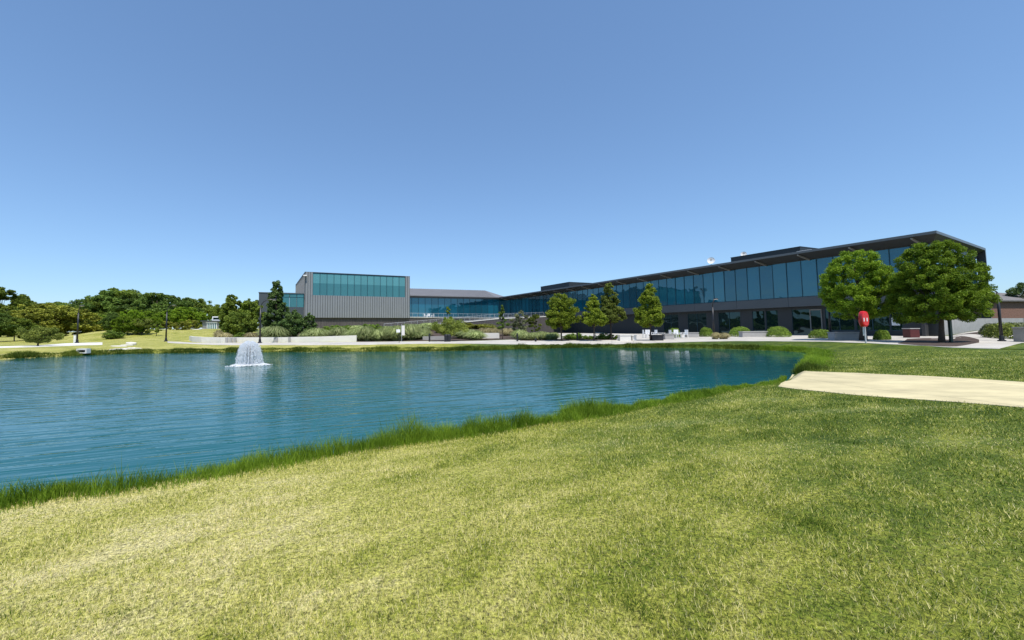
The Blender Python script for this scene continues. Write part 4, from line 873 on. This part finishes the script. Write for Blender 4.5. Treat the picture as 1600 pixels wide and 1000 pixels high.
for px in (652, 664, 735, 744, 724): cl.append(('pampas', px, r_.uniform(57, 62), r_.uniform(513, 518), r_.uniform(16, 26)))
for px in (657, 666, 753, 762, 773, 790, 798): cl.append(('straw', px, r_.uniform(63, 68), r_.uniform(512, 516), r_.uniform(12, 18)))
for px in (686, 700, 728, 742, 755, 768, 720): cl.append(('brown', px, r_.uniform(82, 88), r_.uniform(503, 507), r_.uniform(20, 28)))
for px in (812, 822, 834, 846, 856, 866, 843): cl.append(('pampas', px, r_.uniform(54.5, 58), r_.uniform(517, 521), r_.uniform(14, 20)))
for px in (890, 905, 918, 932, 945, 957, 898, 940): cl.append(('boxwood', px, r_.uniform(54.5, 56.5), r_.uniform(521, 525), r_.uniform(14, 22)))
for px in (1118, 1126, 1132): cl.append(('straw', px, 53, 519, 9))
for px in (172, 183): cl.append(('boxwood', px, 68, 518, 18))
CL = {}
for c in cl: CL.setdefault(c[0], []).append((c[1], clump(*c)))
for kind, l in CL.items():
    for i, (px, o) in enumerate(sorted(l, key=lambda q: q[0])): o['label'] = CS[kind] % ORD[min(i, len(ORD) - 1)]

# ------------------------------------------------------------------ street furniture
def lamp(px, Y, ytop_pole, arm_dx, arm_dy, label, Rr=1.25):
    P = plan(px, Y); z = tz(*P); h = at_y(px, ytop_pole, Y)[2] - z
    e = empty('street_lamp', (P[0], P[1], z), 0, label, 'street lamp', 'black lamp posts round the pond')
    MB().lathe([(.26, 0), (.26, .12), (.17, .16), (.14, .5), (.115, .55)], 14).build('base', M['black'], e)
    MB().tube([(0, 0, .5), (0, 0, h)], [.11, .085], 10).build('pole', M['black'], e, smooth=True)
    pts = []; n = 8
    for i in range(n + 1):
        w = i / n * math.pi / 2 * 1.05; pts.append((arm_dx * Rr * (1 - math.cos(w)) , arm_dy * Rr * (1 - math.cos(w)), h - .05 + Rr * .85 * math.sin(w)))
    MB().tube(pts, [.055] * len(pts), 6).build('arm', M['black'], e)
    q = pts[-1]; hd_ = MB().lathe([(.05, .1), (.24, .06), (.30, 0), (.28, -.05)], 14, (q[0] + arm_dx * .25, q[1] + arm_dy * .25, q[2])).build('lamp_head', M['black'], e)
    MB().lathe([(.25, -.052), (.20, -.09)], 14, (q[0] + arm_dx * .25, q[1] + arm_dy * .25, q[2])).build('lens', M['lens'], hd_)
    MB().box(-.3, .3, -.3, .3, -.2, -.0).build('footing', M['conc'], e)
    return e
lamp(121.5, 57.5, 489, .55, -.3, 'black lamp post standing by the path at the far left, beside a small white cabinet')
lamp(260, 60, 488, .85, -.3, 'black lamp post on the lawn where the path begins, left of the white retaining wall')
lamp(406.5, 51.5, 480, .95, .3, 'black lamp post in front of the white retaining wall, right of the fountain')
lamp(1115, 54, 480, -.3, -.9, 'black lamp post in the paved plaza before the ground floor windows')
lamp(1297, 45.5, 470, .2, -.9, 'black lamp post against the left side of the round tree')
lp = lamp(1563.5, 37.5, 458, -.7, .7, 'black lamp post at the right, on the paving between the mulch beds', .45)
def place(name, px, Y, label, cat, group=None, rz=0.0, z=None):
    P = plan(px, Y); return empty(name, (P[0], P[1], (tz(*P) + .02) if z is None else z), rz, label, cat, group)
fa = math.atan2(DV[1], DV[0])
def block(px0, px1, Y, ytop, label, name='concrete_bench', cat='bench', dep=.9, mt='grayc'):
    a, b = plan(px0, Y), plan(px1, Y + .0); c = (a + b) / 2; z = tz(*c) + .015; h = at_y((px0 + px1) / 2, ytop, Y)[2] - z; w = b[0] - a[0]
    e = empty(name, (c[0], c[1], z), -.05, label, cat)
    MB().box(-w / 2 + .05, w / 2 - .05, -dep / 2 + .05, dep / 2 - .05, -.1, h - .12).build('plinth', M[mt], e)
    MB().box(-w / 2, w / 2, -dep / 2, dep / 2, h - .117, h).build('seat', M[mt], e, bevel=.02); return e
block(1157, 1199, 58, 517.6, 'long grey concrete bench between the two clipped shrubs by the windows')
block(1298, 1343, 45, 518.6, 'grey concrete bench in the shade under the round tree')
block(1070, 1089, 62, 519.4, 'grey concrete bench right of the white cafe chairs')
block(1036, 1051, 53, 521.5, 'short grey concrete bench in front of the white cafe chairs')
block(966, 984, 50.5, 523, 'pale concrete bench at the left end of the plaza', mt='white')
block(986, 993, 50.5, 523.8, 'small pale concrete cube beside the bench at the left end of the plaza', 'concrete_cube', 'cube seat', .6, 'white')
block(1016, 1034, 50, 523.2, 'low dark planter box at the foot of the yellow green conical tree', 'planter', 'planter', .9, 'black')
block(1592, 1612, 36.5, 511, 'tall grey concrete block at the right edge of the photograph', 'utility_box', 'utility box', 1.0, 'grayc')
# white cafe chairs and tables: build one of each, copy
def chair0():
    e = empty('cafe_chair', (0, 0, 0)); mt = M['wpaint']
    MB().box(-.25, .25, -.24, .24, .43, .47).build('seat', mt, e)
    b = MB()
    for x in (-.2, -.07, .07, .2): b.box(x - .05, x + .05, .22, .25, .47, .92)
    b.box(-.26, .26, .225, .255, .92, .98); b.build('backrest', mt, e)
    for x in (-.24, .24):
        for y in (-.22, .22): MB().tube([(x, y, 0), (x * .96, y * .96, .43)], [.032, .032], 5).build('leg', mt, e)
        MB().box(x - .03, x + .03, -.24, .22, .64, .67).box(x - .02, x + .02, -.24, -.2, .47, .64).build('armrest', mt, e)
    return e
def table0():
    e = empty('cafe_table', (0, 0, 0)); mt = M['wpaint']
    MB().box(-.45, .45, -.45, .45, .70, .74).build('tabletop', mt, e)
    for x in (-.38, .38):
        for y in (-.38, .38): MB().tube([(x, y, 0), (x, y, .70)], [.025, .025], 5).build('leg', mt, e)
    return e
c0_, t0_ = chair0(), table0(); uc = ut = False
for px, Y, rz, lb in [(1008, 62.5, 1.4, 'white cafe chair leftmost of the group behind the conical tree trunk'), (1021.5, 62.5, -1.5, 'white cafe chair left of the low white table, right of the conical tree trunk'), (1013, 64.0, 0, 'white cafe chair turned to the building, behind the conical tree trunk'),
                      (1050, 58.5, 1.5, 'white cafe chair left of the second table'), (1069, 58.5, -1.5, 'white cafe chair right of the second table'), (1058, 60.0, .1, 'white cafe chair behind the second table, back to the windows')]:
    o = copy_tree(c0_) if uc else c0_; uc = True; P = plan(px, Y); o.location = (P[0], P[1], tz(*P) + .02); o.rotation_euler = (0, 0, rz); o.scale = (1.4, 1.3, 1.25); tag(o, lb, 'chair', 'white cafe chairs on the plaza')
for px, Y, lb in [(1031, 62, 'white cafe table right of the conical tree'), (1060, 58, 'white cafe table between two white chairs, nearer the windows')]:
    o = copy_tree(t0_) if ut else t0_; ut = True; P = plan(px, Y); o.location = (P[0], P[1], tz(*P) + .02); o.scale = (1.3, 1.0, 1.0); tag(o, lb, 'table', 'white cafe tables on the plaza')
for px, Y, rz, lb in [(665, 119, 1.3, 'white chair at the left of the terrace furniture, behind the railing'), (670, 119.5, 0, 'white chair in the middle of the terrace furniture'), (676, 120, -1.3, 'white chair at the right of the terrace furniture')]:
    o = copy_tree(c0_); P = plan(px, Y); o.location = (P[0], P[1], TZ + .005); o.rotation_euler = (0, 0, rz); o.scale = (1.5, 1.5, 1.25); tag(o, lb, 'chair', 'white chairs on the terrace')
# bollards
b0 = None
for px, Y, lb in [(671, 52, 'dark bollard light left of the two litter bins'), (808, 51, 'slim dark bollard light between the pampas clumps and the white wall'), (901.5, 53, 'short dark bollard light under the bushy yellow tree'), (836.5, 50, 'very short dark post at the path edge before the pale grasses')]:
    if b0 is None:
        b0 = empty('bollard', (0, 0, 0)); MB().lathe([(.11, 0), (.11, .95), (.10, 1.0), (.02, 1.06)], 12).build('post', M['black'], b0); MB().lathe([(.085, .80), (.085, .90)], 12).build('light_band', M['steel'], b0); o = b0
    else: o = copy_tree(b0)
    P = plan(px, Y); o.location = (P[0], P[1], tz(*P)); tag(o, lb, 'bollard', 'bollards beside the path')
    if px == 836.5: o.scale = (1, 1, .4)
bi = None
for px, lb in ((697, 'dark litter bin, left one of the pair on the path'), (701.3, 'dark litter bin, right one of the pair on the path')):
    if bi is None:
        bi = empty('litter_bin', (0, 0, 0)); MB().lathe([(.20, 0), (.24, .05), (.25, .75)], 14).build('body', M['black'], bi); MB().lathe([(.27, .753), (.27, .80), (.15, .92)], 14).build('lid', M['black'], bi); o = bi
    else: o = copy_tree(bi)
    P = plan(px, 50.5); o.location = (P[0], P[1], tz(*P) + .02); tag(o, lb, 'litter bin', 'litter bins on the path')
# dark red bin by the building
e = place('litter_bin', 1423, 47.5, 'dark red square bin against the building behind the widest tree', 'litter bin')
MB().box(-.55, .55, -.4, .4, 0, 1.0).build('body', M['redd'], e, bevel=.03); MB().box(-.6, .6, -.45, .45, 1.003, 1.1).build('lid', M['grayc'], e, bevel=.03)
# lifebuoy cabinet
P = at_z(1353, 536.6, -.02)[:2]; z = tz(*P); e = empty('lifebuoy_cabinet', (P[0], P[1], z), .12, 'red oval lifebuoy cabinet with white marks on a steel post', 'lifebuoy cabinet')
hP = at_y(1348, 511, P[1])[2] - z; hT = at_y(1348, 486, P[1])[2] - z; hw = 6.3 * P[1] / FPX; cx = -5 * P[1] / FPX
MB().box(-.06, .06, -.03, .03, -.2, hP + .3).box(-.2, -.12, -.02, .04, .7, hP + .2).build('post', M['steel'], e)
hb = MB(); n = 20; ring = []
def supo(w, k): c, s_ = math.cos(w), math.sin(w); return (cx + hw * k * math.copysign(abs(c) ** .75, c), (hP + hT) / 2 + (hT - hP) / 2 * k * math.copysign(abs(s_) ** .75, s_))
lay = [(.80, -.38), (.95, -.34), (1.0, -.22), (1.0, -.08), (.94, -.02)]
for k_, y_ in lay:
    for j in range(n): x_, z_ = supo(2 * math.pi * j / n, k_); hb.v.append((x_, y_, z_))
for i in range(len(lay) - 1):
    for j in range(n): hb.f.append((i * n + j, i * n + (j + 1) % n, (i + 1) * n + (j + 1) % n, (i + 1) * n + j)); hb.mi.append(0)
hb.f.append(tuple(range(n))); hb.f.append(tuple((len(lay) - 1) * n + j for j in reversed(range(n)))); hb.mi += [0, 0]
h_ = hb.build('cabinet', M['red'], e, smooth=False)
zm = (hP + hT) / 2
for sx in (-1, 1):
    mk = MB(); mk.box(cx + (sx * .42 - .22) * hw - .045, cx + (sx * .42 - .22) * hw + .045, -.40, -.382, zm - .22, zm + .10); mk.build('mark', M['wpaint'], h_)
# signs
e = place('sign_post', 623.7, 49.3, 'small white sign on a slim dark post at the path edge', 'sign'); MB().tube([(0, 0, -.1), (0, 0, 1.65)], [.035, .03], 6).build('post', M['black'], e); MB().box(-.34, .12, -.05, -.036, 1.25, 1.62).build('sign_panel', M['wpaint'], e)
e = place('banner_post', 630, 53.5, 'narrow pale hanging banner on a thin pole among the garden grasses', 'banner'); MB().tube([(-.22, 0, -.1), (-.22, 0, 2.3)], [.03, .025], 6).build('pole', M['steel'], e); MB().box(-.19, .2, -.03, -.01, .8, 2.1).build('banner', M['white'], e)
e = place('green_post', 1484.5, 37.2, 'slim dark green post beside the trunk of the widest tree', 'post'); MB().box(-.09, .09, -.09, .09, -.2, 2.35).build('post', mat('green_paint', (.02, .05, .035), .5), e); MB().box(-.14, .14, -.14, .14, -.2, .05).build('base', M['black'], e)
# handrail at the steps
e = place('handrail', 930, 56, 'low steel handrail between the conical trees and the dark wall', 'handrail')
a = plan(930, 56); b = plan(952, 55); line_rail(e, (0, 0, 0), (b[0] - a[0], b[1] - a[1], -.2), .95, 1.0, 'rail')
# cabinet by the first lamp
e = place('utility_cabinet', 118.7, 58.6, 'small white utility cabinet beside the far left lamp post', 'cabinet'); MB().box(-.16, .16, -.15, .15, 0, 1.15).build('body', M['wpaint'], e, bevel=.02); MB().box(-.19, .19, -.18, .18, 1.153, 1.2).build('lid', M['grayc'], e)
# outfall frame at the water's edge and the stone slabs beside it
P = at_z(128.5, 552.5, -.42)[:2]; e = empty('outfall_frame', (P[0], P[1], -.42), 0, 'white concrete outfall frame standing at the edge of the water', 'outfall')
MB().box(-.48, .48, -.1, .35, .02, .12).box(-.48, .48, -.1, .35, .34, .46).box(-.48, -.34, -.1, .35, .12, .34).box(.34, .48, -.1, .35, .12, .34).build('frame', M['white'], e)
MB().box(-.34, .34, .2, .35, .12, .34).build('grating', M['black'], e)
rs = random.Random(3)
for i, (px, py, w, h) in enumerate([(178, 547.3, 1.0, .10), (188, 547.0, 1.5, .12), (199, 546.2, 1.6, .12), (205, 542.6, 1.1, .34), (211, 546.0, 1.2, .12), (199, 543.6, 1.6, .16), (186, 545, 1.5, .08)]):
    P = at_z(px, py, -.30)[:2]; s_ = MB()
    pts = [(math.cos(q) * w * rs.uniform(.4, .6), math.sin(q) * .6 * rs.uniform(.7, 1.0)) for q in [k2 * 1.047 for k2 in range(6)]]
    s_.prism(pts, -.25, h * .9); o = s_.build('stone_slab', M['stone'], bevel=.05); o.location = (P[0], P[1], tz(*P)); o.rotation_euler = (rs.uniform(-.1, .1), rs.uniform(-.15, .15), rs.uniform(-.2, .2)); tag(o, 'pale stone slab in the pile on the left bank', 'stone slab', 'stone slabs on the left bank')

# dishes on the roof
for px, py, rpx, s, lb in ((1111, 407, 5.2, -1.5, 'round white satellite dish on the roof edge, left of the two'), (1162, 397, 4.0, -5.2, 'white satellite dish half hidden behind the rooftop screen')):
    t = tproj(px, py, s); z = zproj(px, py, s); Pq = FP(t, s, 0); dist = float((Pq - CAM)[1]); R1_ = rpx * dist / FPX
    e = empty('satellite_dish', (Pq[0], Pq[1], ROOFZ), math.atan2(Pq[1], Pq[0]) + math.pi / 2 + math.pi, lb, 'satellite dish', 'dishes on the roof')
    h = z - ROOFZ; db = MB(); n = 20
    rings = [(0.02, .22), (.45, .17), (.8, .07), (1.0, 0), (1.0, -.03), (.75, .07), (.02, .27)]
    db.lathe([(r * R1_, -zz * R1_) for r, zz in rings], n); d_ = db.build('reflector', M['wpaint'], e); d_.location = (0, 0, h); d_.rotation_euler = (math.radians(82), 0, 0)
    MB().tube([(0, .15, 0), (0, .15, h)], [.06, .05], 8).build('mast', M['steel'], e)
    fd = MB().tube([(0, 0, -.1 * R1_), (0, 0, .75 * R1_)], [.03, .03], 6).box(-.14, .14, -.14, .14, .6 * R1_, .95 * R1_).build('feed', M['grayc'], d_)
ta, tb = tproj(1242, 390, -1.0), tproj(1268, 386, -3); za = zproj(1242, 390, -1.0)
Pq = FP(ta, -1.5, ROOFZ); Qq = FP(tproj(1268, 389, -1.5), -1.5, ROOFZ); e = empty('roof_railing', (Pq[0], Pq[1], ROOFZ), 0, 'short white pipe rail on the roof at the right end of the rooftop screen', 'railing')
line_rail(e, (0, 0, 0), (Qq[0] - Pq[0], Qq[1] - Pq[1], 0), .75, 1.3, 'rail', 'wpaint')

# brown brick house at the right
HP = plan(1542, 86); hz_ = 2.4; e = empty('brick_house', (HP[0], HP[1], hz_), .15, 'brown brick house with a grey hipped roof beyond the retaining wall', 'house')
ez = at_y(1570, 469, 86)[2] - hz_; rz_ = at_y(1560, 459, 92)[2] - hz_
MB().box(0, 24, 0, 12, -1, ez).build('wall', M['brickr'], e)
h1 = MB(); o_ = .6; h1.poly([(-o_, -o_, ez), (24 + o_, -o_, ez), (19, 6, rz_ + .3), (4.0, 6, rz_ + .9)]); h1.poly([(24 + o_, -o_, ez), (24 + o_, 12 + o_, ez), (19, 6, rz_ + .3)]); h1.poly([(24 + o_, 12 + o_, ez), (-o_, 12 + o_, ez), (4, 6, rz_ + .9), (19, 6, rz_ + .3)]); h1.poly([(-o_, 12 + o_, ez), (-o_, -o_, ez), (4, 6, rz_ + .9)]); h1.box(-o_, 24 + o_, -o_ - .1, -o_, ez - .25, ez + .02); h1.build('roof', M['shingle'], e)

# ------------------------------------------------------------------ fountain
def fountain():
    P = at_z(389.5, 570.5, ZW)[:2]; e = empty('fountain', (P[0], P[1], ZW), 0, 'white dome shaped fountain jet splashing in the pond', 'fountain')
    r = np.random.default_rng(5); n = 17000
    rf_ = .22 + .66 * r.uniform(0, 1, n) ** .7; zt = (1.52 - .38 * rf_ ** 2) * r.uniform(.66, 1.04, n)
    u = np.where(r.uniform(0, 1, n) < .25, r.uniform(.05, .5, n), .38 + .62 * r.uniform(0, 1, n) ** 1.15); z = zt * (1 - (2 * u - 1) ** 2); rad = .03 + rf_ * np.minimum(u * 1.15, .35 + .62 * u) * .96; a = r.uniform(0, 2 * np.pi, n)
    a = np.round(a * 21 / 6.283) / 21 * 6.283 * .88 + a * .12
    C = np.stack([rad * np.cos(a) + r.normal(0, .018, n), rad * np.sin(a) + r.normal(0, .018, n), np.maximum(z, 0) + r.normal(0, .015, n)], -1)
    s = r.uniform(.006, .017, n) * np.where(r.uniform(0, 1, n) < .1, 1.6, 1); k = np.array([[1, 0, 0], [0, 1, 0], [-1, 0, 0], [0, -1, 0], [0, 0, 2.4], [0, 0, -2.4]])
    V = C[:, None, :] + k[None] * s[:, None, None]; f = np.array([(0, 1, 4), (1, 2, 4), (2, 3, 4), (3, 0, 4), (1, 0, 5), (2, 1, 5), (3, 2, 5), (0, 3, 5)])
    npmesh('spray', V[:, f].reshape(-1, 3), 3, M['spray'], None, e)
    fm = MB(); m_ = 64; 
    n = 4200; a = r.uniform(0, 6.283, n); rad = np.abs(r.normal(.66, .20, n)) * (1 + .12 * np.sin(3 * a + 1) + .08 * np.sin(7 * a)); C = np.stack([rad * np.cos(a), rad * np.sin(a), .012 + np.abs(r.normal(0, .03, n)) * (rad < 1.05)], -1); s = r.uniform(.012, .035, n)
    V = C[:, None, :] + (k * np.array([1.6, 1.6, .25]))[None] * s[:, None, None]; npmesh('foam', V[:, f].reshape(-1, 3), 3, M['spray'], None, e)
    MB().lathe([(.30, -.12), (.34, -.02), (.30, .04), (.08, .08)], 18).build('float', M['black'], e)
fountain()
